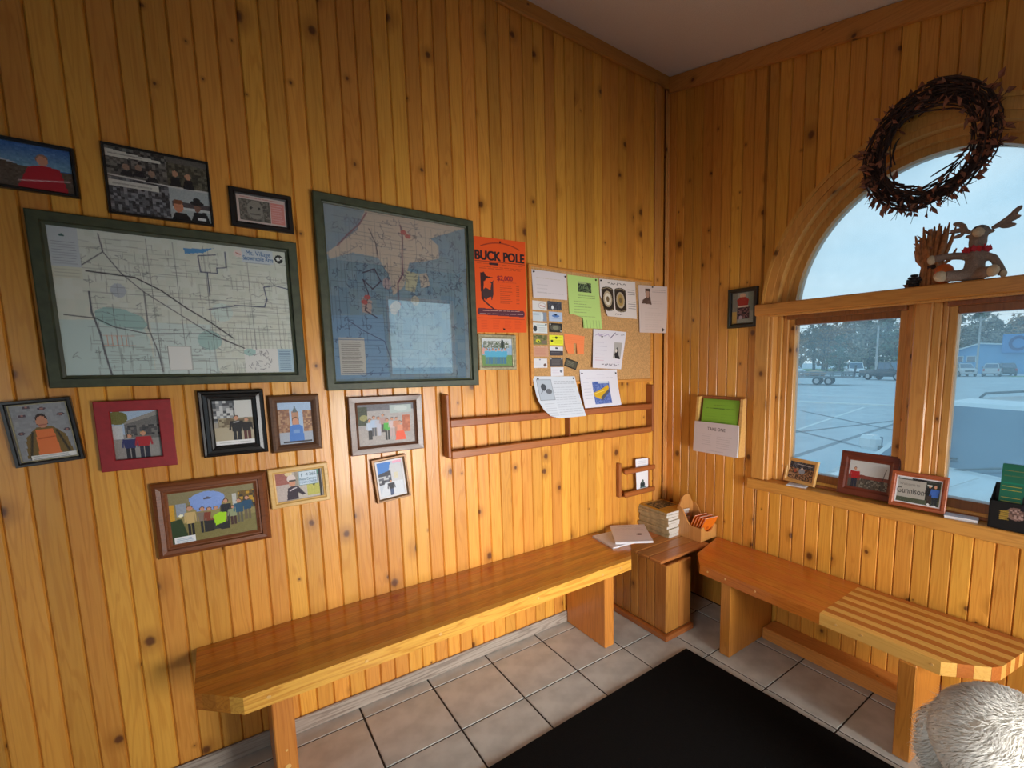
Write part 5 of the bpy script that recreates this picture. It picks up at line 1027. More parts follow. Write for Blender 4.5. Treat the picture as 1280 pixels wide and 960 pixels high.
for s, pts in ((1, [(0, .022, .190), (0, .038, .200), (0, .048, .222)]), (-1, [(0, -.044, .192), (0, -.064, .200), (0, -.090, .216), (0, -.112, .236)])):
    q = MB(); q.tube(pts, [.007, .010, .011] + ([.010] if s < 0 else []), 10)
    if s > 0: E3((0, .062, .230), (.008, .022, .010), .3); E3((0, .066, .206), (.008, .024, .0095), .1); E3((0, .060, .184), (.008, .020, .008), -.2); q.tube([(0, .046, .19), (0, .046, .222)], .007, 8)
    else: E3((0, -.112, .240), (.008, .024, .010), -.75); E3((0, -.106, .214), (.008, .024, .009), -.3); E3((0, -.092, .192), (.008, .026, .0095), .0)
    one_surface(q, 'antler', M['moose'], .0026, ms, 1)
for c_, r_, e_ in (((-.034, .136, .100), (.014, .016, .019), (0, 0, .5)), ((-.078, .088, .023), (.016, .026, .022), (0, 0, .6)), ((-.070, -.074, .023), (.016, .026, .022), (0, 0, -.6)), ((-.013, -.094, .016), (.014, .012, .015), (0, 0, 0))):
    q = MB(); q.ball(Vector(c_), r_, 2, 0, Euler(e_).to_matrix().to_4x4()); o = q.build('hoof', M['moose_pale'], ms, True)
q = MB(); q.ball(Vector((-.058, -.018, .174)), (.018, .020, .018), 2); q.build('muzzle', M['moose_pale'], ms, True)
for s in (-1, 1):
    q = MB(); q.ball(Vector((-.046, -.016 + s * .013, .196)), .004, 1); q.build('eye', M['black'], ms, True)
q = MB(); q.lathe([(.030, .112), (.036, .116), (.036, .126), (.030, .130)], 20)
for a in range(14):
    t = 2 * PI * a / 14; q.box(-.009, .009, -.002, .002, -.010, .010, T=Matrix.Translation((.038 * math.cos(t), .038 * math.sin(t) - .003, .118 + .003 * (a % 2))) @ Matrix.Rotation(t + .7 * (-1) ** a, 4, 'Z') @ Matrix.Rotation(.4 * (-1) ** a, 4, 'Y'))
q.build('neck_ribbon', M['ribbon'], ms)

hb = thing('harvest_bundle', 'dried corn shock with small pumpkin and dark cone on the rail', 'decoration', (.040, -1.465, RZ))
random.seed(21)
q = MB()
for i in range(90):
    a = random.uniform(0, 2 * PI); r = math.sqrt(random.random()) * .034; fl = random.uniform(.6, 2.3); h = random.uniform(.15, .25)
    x0, y0 = r * math.cos(a), r * math.sin(a); x1, y1 = x0 * 1.0, y0 * 1.0
    q.tube([(x0 * 1.25, y0 * 1.25, 0), (x0 * .9, y0 * .9, .08), (x0 * fl * .8, y0 * fl * .9, h * .75), (x0 * fl, y0 * fl * 1.1, h)], [.007, .007, .0085, .003], 6)
stuff(q.build('corn_stalks', M['corn'], hb, True))
q = MB()
for i in range(26):
    a = random.uniform(0, 2 * PI); r = random.uniform(.03, .06); z0 = random.uniform(.12, .23); p = Vector((r * .6 * math.cos(a), r * math.sin(a), z0)); d = Vector((.6 * math.cos(a), math.sin(a), random.uniform(-.2, .9))).normalized() * random.uniform(.02, .04)
    s_ = d.cross(Vector((random.random(), random.random(), 1))).normalized() * .006; q.add([p, p + d * .5 + s_, p + d, p + d * .5 - s_], [(0, 1, 2, 3)])
stuff(q.build('husks', M['leaf'], hb))
q = MB(); q.lathe([(.031, .070), (.034, .075), (.034, .083), (.031, .088)], 16); q.build('tie', M['twig'], hb)
q = MB(); vs = []; n, k = 30, 9
for i in range(k + 1):
    ph = PI * i / k
    for j in range(n):
        t = 2 * PI * j / n; rr = .034 * (1 + .10 * abs(math.cos(5 * t)) - .05) * math.sin(ph) ** .8; vs.append((-.045 + rr * math.cos(t), -.060 + rr * math.sin(t), .041 - .040 * math.cos(ph)))
q.add(vs, [(i * n + j, i * n + (j + 1) % n, (i + 1) * n + (j + 1) % n, (i + 1) * n + j) for i in range(k) for j in range(n)]); pk = q.build('pumpkin', M['pumpkin'], hb, True)
q = MB(); q.tube([(-.045, -.060, .078), (-.044, -.056, .088), (-.040, -.050, .094)], [.006, .005, .004], 8); q.build('pumpkin_stem', M['corn'], pk, True)
q = MB()
for i in range(5):
    for j in range(9):
        t = 2 * PI * (j + .5 * (i % 2)) / 9; rr = [.016, .023, .024, .019, .010][i]; q.ball(Vector((-.045 + rr * math.cos(t), .045 + rr * math.sin(t), .010 + .010 * i)), (.007, .006, .005), 1)
q.ball(Vector((-.045, .045, .028)), (.018, .018, .026), 2); q.build('pine_cone', M['cone'], hb, True)
q = MB()
for i in range(16):
    a = random.uniform(0, 2 * PI); p = Vector((-.02, .065, .004)); d = Vector((.5 * math.cos(a), math.sin(a), random.uniform(.1, 1.1))).normalized() * random.uniform(.02, .042); s_ = d.cross(Vector((1, .2, .1))).normalized() * .009
    q.add([p + Vector((0, random.uniform(-.02, .02), 0)), p + d * .5 + s_, p + d, p + d * .5 - s_], [(0, 1, 2, 3)])
stuff(q.build('leaves', M['leaf'], hb))

# ================================================================== WREATH
wt = thing('wreath', 'dark twig wreath with dry leaves hanging at the arch top', 'wreath', (-.075, -1.456, 2.352))
random.seed(33); q = MB()
for i in range(185):
    a0 = random.uniform(0, 2 * PI); ln = random.uniform(.6, 2.0); R0 = random.gauss(.186, .024); dx = random.gauss(0, .016)
    pts = []; m_ = 8; ph = random.uniform(0, 6)
    for k in range(m_):
        a = a0 + ln * k / (m_ - 1); rr = min(.232, R0 + .012 * math.sin(3 * a + ph) + .012 * max(0, math.sin(a))); pts.append((max(-.05, min(.045, dx + .012 * math.cos(4 * a + ph))), rr * math.cos(a), rr * math.sin(a)))
    q.tube(pts, [.0032] * (m_ - 1) + [.0012], 5)
tips = []
for i in range(330):
    a = random.uniform(0, 2 * PI) if random.random() < .55 else random.uniform(PI * .8, PI * 2.1); r = random.gauss(.188, .016); out_ = random.random() < .72
    t = a + (0 if out_ else PI) + random.uniform(-1.2, 1.2); L_ = random.uniform(.02, .05) * (1.2 if math.sin(a) < -.2 else 1) * (1 if out_ else .7)
    p = Vector((random.uniform(-.04, .02), r * math.cos(a), r * math.sin(a))); d = Vector((random.uniform(-.4, .2), math.cos(t), math.sin(t))) * L_
    q.tube([p, p + d * .5 + Vector((0, random.uniform(-.006, .006), random.uniform(-.006, .006))), p + d], [.0019, .0015, .0008], 4); tips.append((p + d, d))
for i in range(26):
    a = random.uniform(PI * 1.0, PI * 1.95); r = .20; p = Vector((random.uniform(-.04, .02), r * math.cos(a), r * math.sin(a))); t = a + random.uniform(-.9, .9); d = Vector((0, math.cos(t), math.sin(t))) * random.uniform(.05, .095)
    q.tube([p, p + d * .5 + Vector((0, 0, .006)), p + d], [.0016, .0013, .0007], 4)
stuff(q.build('twigs', M['twig'], wt, True))
lf = MB(); lf.add([(0, 0, 0), (.011, .005, .016), (.004, 0, .038), (-.011, .005, .018), (.0, -.004, .018)], [(0, 1, 4), (1, 2, 4), (2, 3, 4), (3, 0, 4)]); lme = lf.mesh('leaf', M['leaf'])
for i, (p, d) in enumerate(tips[:270]):
    o = link('leaf', lme, wt, p - d * .25); o.rotation_euler = (d.to_track_quat('Z', 'Y') @ Euler((random.uniform(-.6, .6), random.uniform(-.6, .6), random.uniform(0, 6.3))).to_quaternion()).to_euler(); s_ = random.uniform(.6, 1.2); o.scale = (s_, s_, s_)
q = MB(); q.tube([(.072, 0, .21), (.03, 0, .20), (.0, 0, .185)], .002, 6); q.build('hanging_hook', M['wire'], wt)

# ================================================================== WHITE DOG
dg_ = thing('dog', 'fluffy white dog standing in front of the striped bench end', 'dog', (-.705, -1.985, .0135)); dg_.scale = (1.03, 1.03, 1.03)
q = MB()
E3((0, .03, .40), (.155, .17, .150), n=3); E3((0, -.20, .395), (.150, .22, .145), n=3); E3((0, -.46, .395), (.165, .20, .175), n=3); E3((0, -.36, .43), (.14, .34, .115), n=3)
E3((0, -.62, .50), (.10, .14, .13), -.7, n=3); E3((0, -.72, .62), (.095, .11, .095), n=3)
q.tube([(0, -.80, .60), (0, -.88, .575), (0, -.925, .565)], [.058, .048, .040], 14)
for s in (-1, 1):
    q.tube([(s * .085, .04, .36), (s * .095, -.01, .25), (s * .095, .085, .165), (s * .095, .07, .06), (s * .095, .05, .025)], [.105, .075, .046, .040, .044], 12)
    q.ball(Vector((s * .095, .02, .028)), (.042, .062, .028), 2)
    q.tube([(s * .085, -.50, .34), (s * .09, -.51, .20), (s * .09, -.50, .07), (s * .09, -.51, .03)], [.082, .056, .044, .046], 12)
    q.ball(Vector((s * .09, -.54, .028)), (.042, .058, .028), 2)
body = one_surface(q, 'body', M['skin_dog'], .014, dg_, 4)
for s in (-1, 1):
    q = MB(); q.tube([(s * .075, -.70, .685), (s * .118, -.695, .640), (s * .128, -.70, .570), (s * .118, -.705, .535)], [.020, .034, .030, .012], 10); one_surface(q, 'ear', M['skin_dog'], .009, dg_, 3)
    q = MB(); q.ball(Vector((s * .042, -.805, .640)), .012, 2); q.build('eye', M['nose'], dg_, True)
q = MB(); q.ball(Vector((0, -.962, .578)), (.020, .014, .015), 2); q.build('nose', M['nose'], dg_, True)
q = MB(); q.tube([(0, .13, .45), (0, .185, .38), (.01, .19, .28), (.02, .165, .20)], [.035, .038, .034, .02], 10); tail = one_surface(q, 'tail', M['skin_dog'], .010, dg_, 3)
def fur(src, name, count, length, width, parent, seed):
    g = np.random.default_rng(seed); me = src.data; me.calc_loop_triangles()
    V = np.array([v.co[:] for v in me.vertices]); NN = np.array([v.normal[:] for v in me.vertices]); T = np.array([t.vertices[:] for t in me.loop_triangles])
    A = np.linalg.norm(np.cross(V[T[:, 1]] - V[T[:, 0]], V[T[:, 2]] - V[T[:, 0]]), axis=1); idx = g.choice(len(T), count, p=A / A.sum())
    b = g.dirichlet((1, 1, 1), count); P = (V[T[idx]] * b[..., None]).sum(1); Nn = (NN[T[idx]] * b[..., None]).sum(1); Nn /= np.linalg.norm(Nn, axis=1)[:, None]
    # coat lies back and down, in soft waves
    wave = .55 * np.sin(P[:, 1] * 34 + P[:, 2] * 22)[:, None] * np.array([1, 0, .2]) + .45 * np.sin(P[:, 0] * 40 + P[:, 2] * 30)[:, None] * np.array([0, 1, 0.])
    D = np.array([0, .55, -.75]) + wave + g.normal(0, .22, (count, 3)); D -= (D * Nn).sum(1)[:, None] * Nn; D /= np.linalg.norm(D, axis=1)[:, None] + 1e-9
    S = np.cross(D, Nn); L_ = length * g.uniform(.6, 1.3, count)[:, None]; W_ = width * g.uniform(.7, 1.3, count)[:, None]
    a = P - Nn * .002; m1 = P + Nn * L_ * .22 + D * L_ * .45; tip = P + Nn * L_ * .14 + D * L_ * 1.0
    co = np.stack([a - S * W_, a + S * W_, m1 + S * W_ * .8, m1 - S * W_ * .8, tip], 1).reshape(-1, 3)
    i0 = np.arange(count) * 5; quads = np.stack([i0, i0 + 1, i0 + 2, i0 + 3], 1); tris = np.stack([i0 + 3, i0 + 2, i0 + 4], 1)
    me2 = bpy.data.meshes.new(name); me2.vertices.add(len(co)); me2.vertices.foreach_set('co', co.ravel().astype(np.float32))
    li = np.concatenate([quads.ravel(), tris.ravel()]).astype(np.int32); me2.loops.add(len(li)); me2.loops.foreach_set('vertex_index', li)
    ls = np.concatenate([np.arange(count) * 4, count * 4 + np.arange(count) * 3]).astype(np.int32); me2.polygons.add(len(ls)); me2.polygons.foreach_set('loop_start', ls)
    me2.update(calc_edges=True); me2.materials.append(M['fur']); return stuff(link(name, me2, parent))
fur(body, 'fur', 60000, .030, .0012, dg_, 4); fur(tail, 'tail_fur', 3000, .05, .0014, dg_, 5)
# ================================================================== OUTSIDE
GZ = -.55
q = MB(); q.box(-80, 600, -400, 500, GZ - .3, GZ); struct(q.build('ground', M['asphalt']))
def strip(name, mat, pts, h=.006, z=GZ):
    q = MB(); q.prism(pts, 'z', z - .0, z + h); return struct(q.build(name, M[mat]))
def rd(x, y, y2): return x - .21 * (y2 - y)       # the road runs a little askew
strip('road', 'road', [(rd(22.2, 6, -120), -120), (rd(22.2, 6, 150), 150), (rd(38.5, 6, 150), 150), (rd(38.5, 6, -120), -120)], .010)
strip('kerb', 'line', [(rd(21.9, 6, -120), -120), (rd(21.9, 6, 150), 150), (rd(22.2, 6, 150), 150), (rd(22.2, 6, -120), -120)], .06)
strip('grass_verge', 'grass', [(74.5, 12.0), (74.5, -60), (77.5, -60), (77.5, 12.0)], .03)
strip('grass_field', 'grass', [(rd(96, 6, -130), -130), (rd(96, 6, 150), 150), (rd(150, 6, 150), 150), (rd(150, 6, -130), -130)], .02)
def streak(name, mat, a, b, w_, z=GZ + .004):
    a, b = Vector((*a, 0)), Vector((*b, 0)); d = (b - a).normalized(); s = Vector((-d.y, d.x, 0)) * w_ / 2
    q = MB(); q.prism([tuple((a - s)[:2]), tuple((b - s)[:2]), tuple((b + s)[:2]), tuple((a + s)[:2])], 'z', z, z + .003); return struct(q.build(name, M[mat]))
streak('parking_line', 'line', (8.5, 4.6), (20.5, 6.9), .12); streak('parking_line', 'line', (9.5, 9.6), (20.0, 11.5), .12); streak('parking_line', 'line', (8.5, -1.8), (20.5, .6), .12)
for a, b in (((6.5, 3.0), (20, 4.2)), ((9.5, 2.2), (13.0, 8.0)), ((12.5, 2.0), (17, 8)), ((7.5, 5.5), (19, 3.6))): streak('crack_seal', 'seal', a, b, .14)
for x0 in (27.6, 28.0): streak('road_line', 'line', (rd(x0, 6, -100), -100), (rd(x0, 6, 130), 130), .12, GZ + .011)

def wheel(root, x, y, r, wd=.2, nm='wheel'):
    q = MB(); q.tube([(x, y - wd / 2, r), (x, y - wd * .42, r), (x, y + wd * .42, r), (x, y + wd / 2, r)], [r * .9, r, r, r * .9], 20); o = q.build(nm, M['tyre'], root)
    q = MB(); s = 1 if y > 0 else -1; q.tube([(x, y, r), (x, y + s * (wd / 2 + .012), r)], [r * .62, r * .58], 14); q.build('rim', M['rim'], o); return o
def vehicle(name, label, loc, yaw, kind, paint, group=None, detail=False):
    """car built along local x, nose at +x; body, cabin, panes, wheels, lamps"""
    root = thing(name, label, name.split('_')[-1] if name != 'parked_car' else 'car', (loc[0], loc[1], GZ + .001), (0, 0, math.radians(yaw)), group)
    if kind == 'suv':
        st = [(-2.25, .80, .45, .95), (-2.15, .90, .30, 1.02), (-1.2, .92, .26, 1.05), (.2, .92, .26, 1.06), (1.25, .91, .26, 1.08), (1.40, .90, .27, 1.08), (1.85, .88, .30, .99), (2.15, .82, .34, .92), (2.28, .70, .42, .80)]
        cab = [(-2.12, -1.85), (1.38, .52)]; hw0, hw1, zb, zr = .80, .64, 1.06, 1.66; ax = (-1.35, 1.40); wr_ = .36; pillars = (-1.1, -.1)
    elif kind == 'pickup':
        st = [(-2.9, .90, .55, 1.08), (-2.85, .95, .45, 1.12), (-.6, .96, .40, 1.12), (-.55, .96, .40, 1.14), (1.25, .95, .40, 1.16), (1.45, .94, .40, 1.16), (2.3, .92, .42, 1.10), (2.65, .88, .46, 1.02), (2.75, .80, .52, .92)]
        cab = [(-.75, -.60), (1.40, .75)]; hw0, hw1, zb, zr = .86, .72, 1.16, 1.98; ax = (-1.75, 1.80); wr_ = .42; pillars = (.25, .30)
    q = MB(); vs = []; m = 12
    for x, hw, z0, z1 in st:
        sec = [(-.86, z0), (-.98, z0 + .12), (-1, (z0 + z1) * .5), (-.97, z1 - .10), (-.90, z1 - .02), (-.55, z1 + .015), (.55, z1 + .015), (.90, z1 - .02), (.97, z1 - .10), (1, (z0 + z1) * .5), (.98, z0 + .12), (.86, z0)]
        vs += [(x, hw * a, z) for a, z in sec]
    fs = [(i * m + j, i * m + (j + 1) % m, (i + 1) * m + (j + 1) % m, (i + 1) * m + j) for i in range(len(st) - 1) for j in range(m)] + [tuple(range(m))[::-1], tuple(range((len(st) - 1) * m, len(st) * m))]
    q.add(vs, fs); o = q.build('body', paint, root, True)
    (xb0, xr0), (xb1, xr1) = cab
    zs = zr - .035
    cv_ = [(xb0, -hw0, zb), (xb1, -hw0, zb), (xb1, hw0, zb), (xb0, hw0, zb), (xr0, -hw1, zs), (xr1, -hw1, zs), (xr1, hw1, zs), (xr0, hw1, zs), (xr0 + .1, -hw1 + .1, zr), (xr1 - .18, -hw1 + .1, zr), (xr1 - .18, hw1 - .1, zr), (xr0 + .1, hw1 - .1, zr), (xb1 - .05, 0, zb), ]
    q = MB(); q.add(cv_[:12], [(0, 1, 5, 4), (1, 2, 6, 5), (2, 3, 7, 6), (3, 0, 4, 7), (4, 5, 9, 8), (5, 6, 10, 9), (6, 7, 11, 10), (7, 4, 8, 11), (8, 9, 10, 11), (0, 3, 2, 1)]); q.build('cabin', paint, root)
    def pane(a, b, c_, d, ins, nm):
        A, B, C_, D = [Vector(p) for p in (a, b, c_, d)]; n = (B - A).cross(D - A).normalized(); ctr = (A + B + C_ + D) / 4
        if n.dot(ctr - Vector(((xb0 + xb1) / 2, 0, (zb + zr) / 2))) < 0: n = -n
        def P(u, v): return A * (1 - u) * (1 - v) + B * u * (1 - v) + C_ * u * v + D * (1 - u) * v
        iu0, iu1, iv0, iv1 = ins; pts = [P(iu0, iv0), P(1 - iu1, iv0), P(1 - iu1, 1 - iv1), P(iu0, 1 - iv1)]
        g = MB(); g.add([p + n * .006 for p in pts] + [p - n * .004 for p in pts], [(0, 1, 2, 3), (7, 6, 5, 4), (0, 4, 5, 1), (1, 5, 6, 2), (2, 6, 7, 3), (3, 7, 4, 0)]); return g.build(nm, M['carglass'], root)
    pane(cv_[1], cv_[2], cv_[6], cv_[5], (.05, .05, .03, .07), 'windscreen'); pane(cv_[3], cv_[0], cv_[4], cv_[7], (.06, .06, .08, .10), 'rear_window')
    L_ = xb1 - xb0; k0, k1 = (pillars[0] - xb0) / L_, (pillars[1] - xb0) / L_
    for s in (-1, 1):
        A, B, C_, D = (xb0, s * hw0, zb), (xb1, s * hw0, zb), (xr1, s * hw1, zs), (xr0, s * hw1, zs)
        for u0, u1 in ((.07, k0 - .015), (k0 + .015, k1 - .015), (k1 + .015, .90)):
            if u1 - u0 > .06: pane(A, B, C_, D, (u0, 1 - u1, .06, .10), 'side_window')
        for x in ax: wheel(root, x, s * .84, wr_)
        q = MB(); q.bbox(2.12, 2.30, min(s * .52, s * .80), max(s * .52, s * .80), .74, .88, .03) if kind == 'suv' else q.bbox(2.60, 2.76, min(s * .6, s * .86), max(s * .6, s * .86), .78, .98, .03); q.build('head_lamp', M['lamp'], root)
        xb_ = st[0][0]; q = MB(); q.bbox(xb_ - .02, xb_ + .10, min(s * .62, s * .80), max(s * .62, s * .80), .70, 1.0, .02); q.build('tail_lamp', M['redlamp'], root)
        xm = xb1 - .33
        q = MB(); q.bbox(xm - .06, xm + .10, min(s * .98, s * 1.20), max(s * .98, s * 1.20), zb + .0, zb + .17, .04); o = q.build('mirror', paint, root, False)
        q = MB(); q.bbox(xm - .01, xm + .03, min(s * .80, s * .99), max(s * .80, s * .99), zb + .01, zb + .06, .01); q.build('mirror_arm', M['black'], o)
        q = MB(); q.box(xm - .066, xm - .058, min(s * 1.0, s * 1.18), max(s * 1.0, s * 1.18), zb + .02, zb + .15); q.build('mirror_glass', M['carglass'], o)
        if kind == 'suv':
            q = MB(); yr = s * (hw1 - .10); q.tube([(xr1 - .34, yr, zr), (xr1 - .42, yr, zr + .045), (-.4, yr, zr + .05), (xr0 + .25, yr, zr + .045), (xr0 + .18, yr, zr)], .014, 8); q.build('roof_rail', M['black'], root)
    q = MB(); q.bbox(st[-1][0] - .06, st[-1][0] + .03, -.5, .5, .62, .80, .02); q.build('grille', M['black'], root)
    q = MB(); q.bbox(st[-1][0] - .16, st[-1][0] + .06, -.72, .72, .38, .56, .05); q.bbox(st[0][0] - .06, st[0][0] + .10, -.78, .78, .42, .60, .05); q.build('bumper', paint if kind == 'suv' else M['rim'], root)
    if detail:
        for s0 in (-.62, .08):
            b = [(xb1 + .02, s0, zb + .03), (xb1 - .10, s0 + .30, zb + .10), (xb1 - .12, s0 + .62, zb + .105)]; q = MB(); q.tube(b, .010, 6); q.build('wiper', M['black'], root)
        q = MB(); q.tube([(1.28, .78, 1.06), (1.27, .78, 1.80)], .003, 6); q.build('aerial', M['black'], root)
        q = MB(); q.bbox(xb1 - .02, xb1 + .10, -.74, .74, zb - .02, zb + .012, .006); q.build('cowl', M['black'], root)
        q = MB(); q.tube([(1.5, -.35, 1.092), (2.05, -.30, .985)], .006, 6); q.tube([(1.5, .35, 1.092), (2.05, .30, .985)], .006, 6); q.build('hood_crease', paint, root)
    return root
vehicle('parked_car', 'white sport utility car parked nose-in right outside the window', (4.07, -1.36), 159.6, 'suv', M['carwhite'], None, True)
vehicle('parked_car', 'silver car on the left before the blue building', (74.2, 16.4), -150, 'suv', M['carsilver'])
vehicle('parked_car', 'silver car on the right before the blue building', (75.5, 13.7), 8, 'suv', M['carsilver'])
vehicle('parked_car', 'dark car half hidden behind the right silver car', (79.5, 13.2), 20, 'suv', M['carblack'])
vehicle('pickup_truck', 'black pickup truck parked across the road', (55.0, 18.4), -110, 'pickup', M['carblack'])
vehicle('pickup_truck', 'white pickup truck standing behind the black pickup', (63, 25.2), -150, 'pickup', M['carwhite'])
vehicle('parked_car', 'white car showing beyond the black pickup tail', (59.5, 16.2), -100, 'suv', M['carwhite'])
vehicle('parked_car', 'white car at the far end of the road behind the trailer', (64, 34.5), -120, 'suv', M['carwhite'])
vehicle('parked_car', 'white car in the side lot reflected in the tall map', (1.5, -34), 10, 'suv', M['carwhite'])
# utility trailer
tr = thing('utility_trailer', 'long flat utility trailer with two axles beside the road', 'trailer', (40.4, 18.2, GZ + .011), (0, 0, math.radians(-70)))
q = MB(); q.bbox(-4.6, 2.2, -1.0, 1.0, .62, .78, .02); q.build('deck', M['trailer'], tr)
for s in (-1, 1):
    q = MB()
    for z in (.95, 1.12): q.tube([(-4.6, s * .98, z), (2.2, s * .98, z)], .06, 6)
    for k in range(9): q.tube([(-4.6 + .85 * k, s * .98, .78), (-4.6 + .85 * k, s * .98, 1.12)], .06, 6)
    q.build('side_rail', M['trailer'], tr)
    for x in (-.6, .35): wheel(tr, x, s * 1.06, .36)
q = MB()
for k in range(9): q.tube([(2.25, -.96 + .24 * k, .7), (2.35, -.96 + .24 * k, 1.75)], .045, 6)
for z in (.8, 1.25, 1.75): q.tube([(2.3, -.98, z), (2.3, .98, z)], .03, 6)
q.build('tail_ramp', M['carblack'], tr)
q = MB(); q.tube([(-4.6, -.6, .66), (-6.0, 0, .60), (-4.6, .6, .66)], .05, 6); q.tube([(-5.9, 0, .58), (-5.9, 0, .05)], .04, 6); q.build('drawbar', M['carblack'], tr)
for x, c_, r in ((-2.8, 'carwhite', (.9, .8, .28)), (-.9, 'tree_rust', (1.0, .8, .30))):
    q = MB(); q.ball(Vector((x, 0, .98)), r, 2); q.build('covered_load', M[c_], tr, True)
# blue shop building
bd = thing('shop_building', 'low blue metal shop building with gable and blue sign', 'building', (92, 14, GZ))
q = MB(); fx = 91.0
gab = [(23.2, 0), (-18, 0), (-18, 3.4), (3, 3.4), (18.6, 4.55), (23.2, 3.05)]
q.prism([(y, GZ + z) for y, z in gab], 'x', fx, fx + 9); child(q, 'wall', M['bluewall'], bd)
q = MB(); q.prism([(18.6, GZ + 4.55), (23.8, GZ + 2.85), (23.8, GZ + 3.05), (18.6, GZ + 4.75), (3, GZ + 3.65), (3, GZ + 3.45)], 'x', fx - .5, fx + 9); child(q, 'roof_edge', M['roofwhite'], bd)
q = MB(); q.bbox(fx - .6, fx + 2, 8.0, 15.9, GZ + 3.1, GZ + 5.9, .08); sgn = child(q, 'sign_panel', M['bluesign'], bd)
q = MB(); n = 28
ringv = []
for i in range(n + 1):
    t = .7 + (2 * PI - 1.4) * i / n
    for r in (.62, 1.0): ringv.append((fx - .66, 14.0 - 1.15 * r * math.cos(t), GZ + 4.5 + 1.1 * r * math.sin(t)))
q.add(ringv + [(x + .05, y, z) for x, y, z in ringv], [(2 * i, 2 * i + 1, 2 * i + 3, 2 * i + 2) for i in range(n)]); o = child(q, 'sign_mark', M['signmark'], bd); o.parent = sgn; o.location = (0, 0, 0)
for y in (21.2, 19.6):
    q = MB(); q.bbox(fx - .08, fx + .05, y - .6, y + .6, GZ + 1.75, GZ + 2.75, .03); o = child(q, 'window_frame', M['roofwhite'], bd)
    q = MB(); q.box(fx - .09, fx - .07, y - .52, y + .52, GZ + 1.83, GZ + 2.67); p = child(q, 'window_pane', M['carglass'], bd); p.parent = o
q = MB(); q.bbox(fx - .06, fx + .05, 10.6, 11.7, GZ, GZ + 2.2, .03); child(q, 'entry_door', M['roofwhite'], bd)
# utility poles and wires
def pole(x, y, h, label, arm=True):
    r = thing('utility_pole', label, 'pole', (x, y, GZ)); q = MB(); q.tube([(0, 0, 0), (0, 0, h)], [.16, .11], 10); q.build('shaft', M['pole'], r)
    if not arm: return
    q = MB(); q.bbox(-.06, .06, -1.2, 1.2, h - .5, h - .36, .02); q.build('crossarm', M['pole'], r)
    for k in (-1.1, -.4, .4, 1.1):
        q = MB(); q.lathe([(.05, h - .36), (.07, h - .28), (.04, h - .20)], 8, Matrix.Translation((0, k, 0))); q.build('insulator', M['rim'], r)
pole(62.0, 22.3, 6.4, 'bare grey light pole behind the black pickup truck', False)
pole(86.0, 17.7, 8.4, 'wooden utility pole rising behind the blue building gable')
for i, (z0, z1) in enumerate(((5.7, 5.9), (7.0, 7.3), (8.2, 8.4))):
    q = MB(); a, b = Vector((86, -60, z1)), Vector((86, 110, z0)); q.tube([a.lerp(b, k / 24) + Vector((0, 0, -.5 * math.sin(PI * ((k / 6) % 1)))) for k in range(25)], .03, 5)
    tag(q.build('power_wire', M['wire']), ['lowest', 'middle', 'highest'][i] + ' power wire strung before the tree line', 'wire', 'power wires along the road')
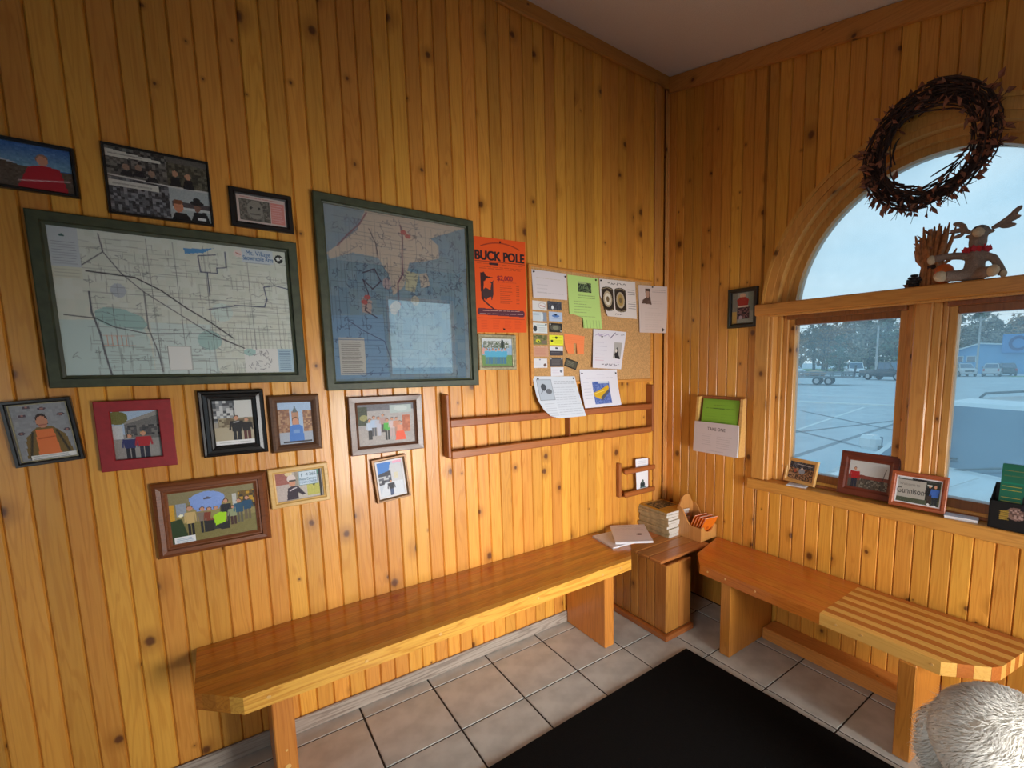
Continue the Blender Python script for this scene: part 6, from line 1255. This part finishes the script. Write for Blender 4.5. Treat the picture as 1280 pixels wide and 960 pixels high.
# trees: three kinds of crown, many stand as single trees
def tree_mesh(seed, kind):
    g = random.Random(seed); tk = MB(); h = 1.0
    tk.tube([(0, 0, 0), (.01, 0, .35), (0, .01, .7), (.0, .0, .97)], [.030, .022, .013, .003], 7)
    br = []
    for i in range(36):
        z = g.uniform(.05, .93); a = g.uniform(0, 2 * PI)
        L_ = (.30 * (1 - z) + .05) if kind == 'tree_green' else .26 * math.sin(PI * max(.2, min(1, (z + .05) / 1.05))) + .05
        dz = -.05 if kind == 'tree_green' else .16
        e = Vector((math.cos(a) * L_, math.sin(a) * L_, z + dz * g.uniform(.4, 1.2))); tk.tube([(0, 0, z), (e * .5 + Vector((0, 0, z * .5 - .01))), e], [.008, .005, .002], 4); br.append((Vector((0, 0, z)), e))
    cr = MB(); n = 1500
    for i in range(n):
        a_, e = g.choice(br); t = g.uniform(.2, 1.08); c = a_.lerp(e, t) + Vector((g.gauss(0, .026), g.gauss(0, .026), g.gauss(0, .026))); s_ = g.uniform(.012, .034)
        d1 = Vector((g.gauss(0, 1), g.gauss(0, 1), g.gauss(0, 1))).normalized() * s_; d2 = d1.orthogonal().normalized() * s_ * g.uniform(.4, 1)
        cr.add([c + d1, c + d2, c - d1, c - d2], [(0, 1, 2, 3)])
    return tk.mesh('trunk', M['bark']), cr.mesh('crown', M[kind])
kinds = [tree_mesh(i, k) for i, k in enumerate(('tree_grey', 'tree_rust', 'tree_green', 'tree_grey', 'tree_rust', 'tree_green'))]
lab = {0: 'bare grey tree in the tree line beyond the road', 1: 'rust brown tree in the tree line beyond the road', 2: 'dull green conifer in the tree line beyond the road'}
g = random.Random(99)
def plant(x, y, h, k, lb):
    r = thing('tree', lb, 'tree', (x, y, GZ), (0, 0, g.uniform(0, 6.3)), 'trees of the far tree line'); w_ = g.uniform(.95, 1.2)
    for nm, me in (('trunk', kinds[k][0]), ('crown', kinds[k][1])):
        o = link(nm, me, r); o.scale = (h * w_, h * w_, h)
        if nm == 'crown': stuff(o)
for row, (d, hh) in enumerate(((104, 9.3), (115, 10.6), (127, 12.2))):
    y = -8 - 2.4 * row
    while y < 82:
        k = g.choice((0, 1, 3, 4, 0, 1, 2, 5)); plant(d - .21 * (y - 20) + g.uniform(-3, 3), y, hh * g.uniform(.78, 1.12), k, lab[k % 3]); y += g.uniform(3.8, 4.8)
for i in range(7): plant(-4 + 2.6 * i + g.uniform(-.6, .6), -62 + g.uniform(-4, 4), 11 * g.uniform(.8, 1.2), g.choice((0, 1, 3)), 'tree behind the side lot, reflected in the tall map')
for o in COL.objects:
    if o.get('label', '').startswith('tree behind'): o['group'] = 'trees of the side lot'
sb = thing('road_sign', 'red and white road sign in the side lot, reflected in the tall map', 'sign', (-1.2, -36, GZ))
q = MB(); q.tube([(0, 0, 0), (0, 0, 3.4)], .06, 8); q.build('post', M['pole'], sb); q = MB(); q.bbox(-.9, .9, -.06, .06, 2.4, 3.5, .03); q.build('panel', M['ribbon'], sb)
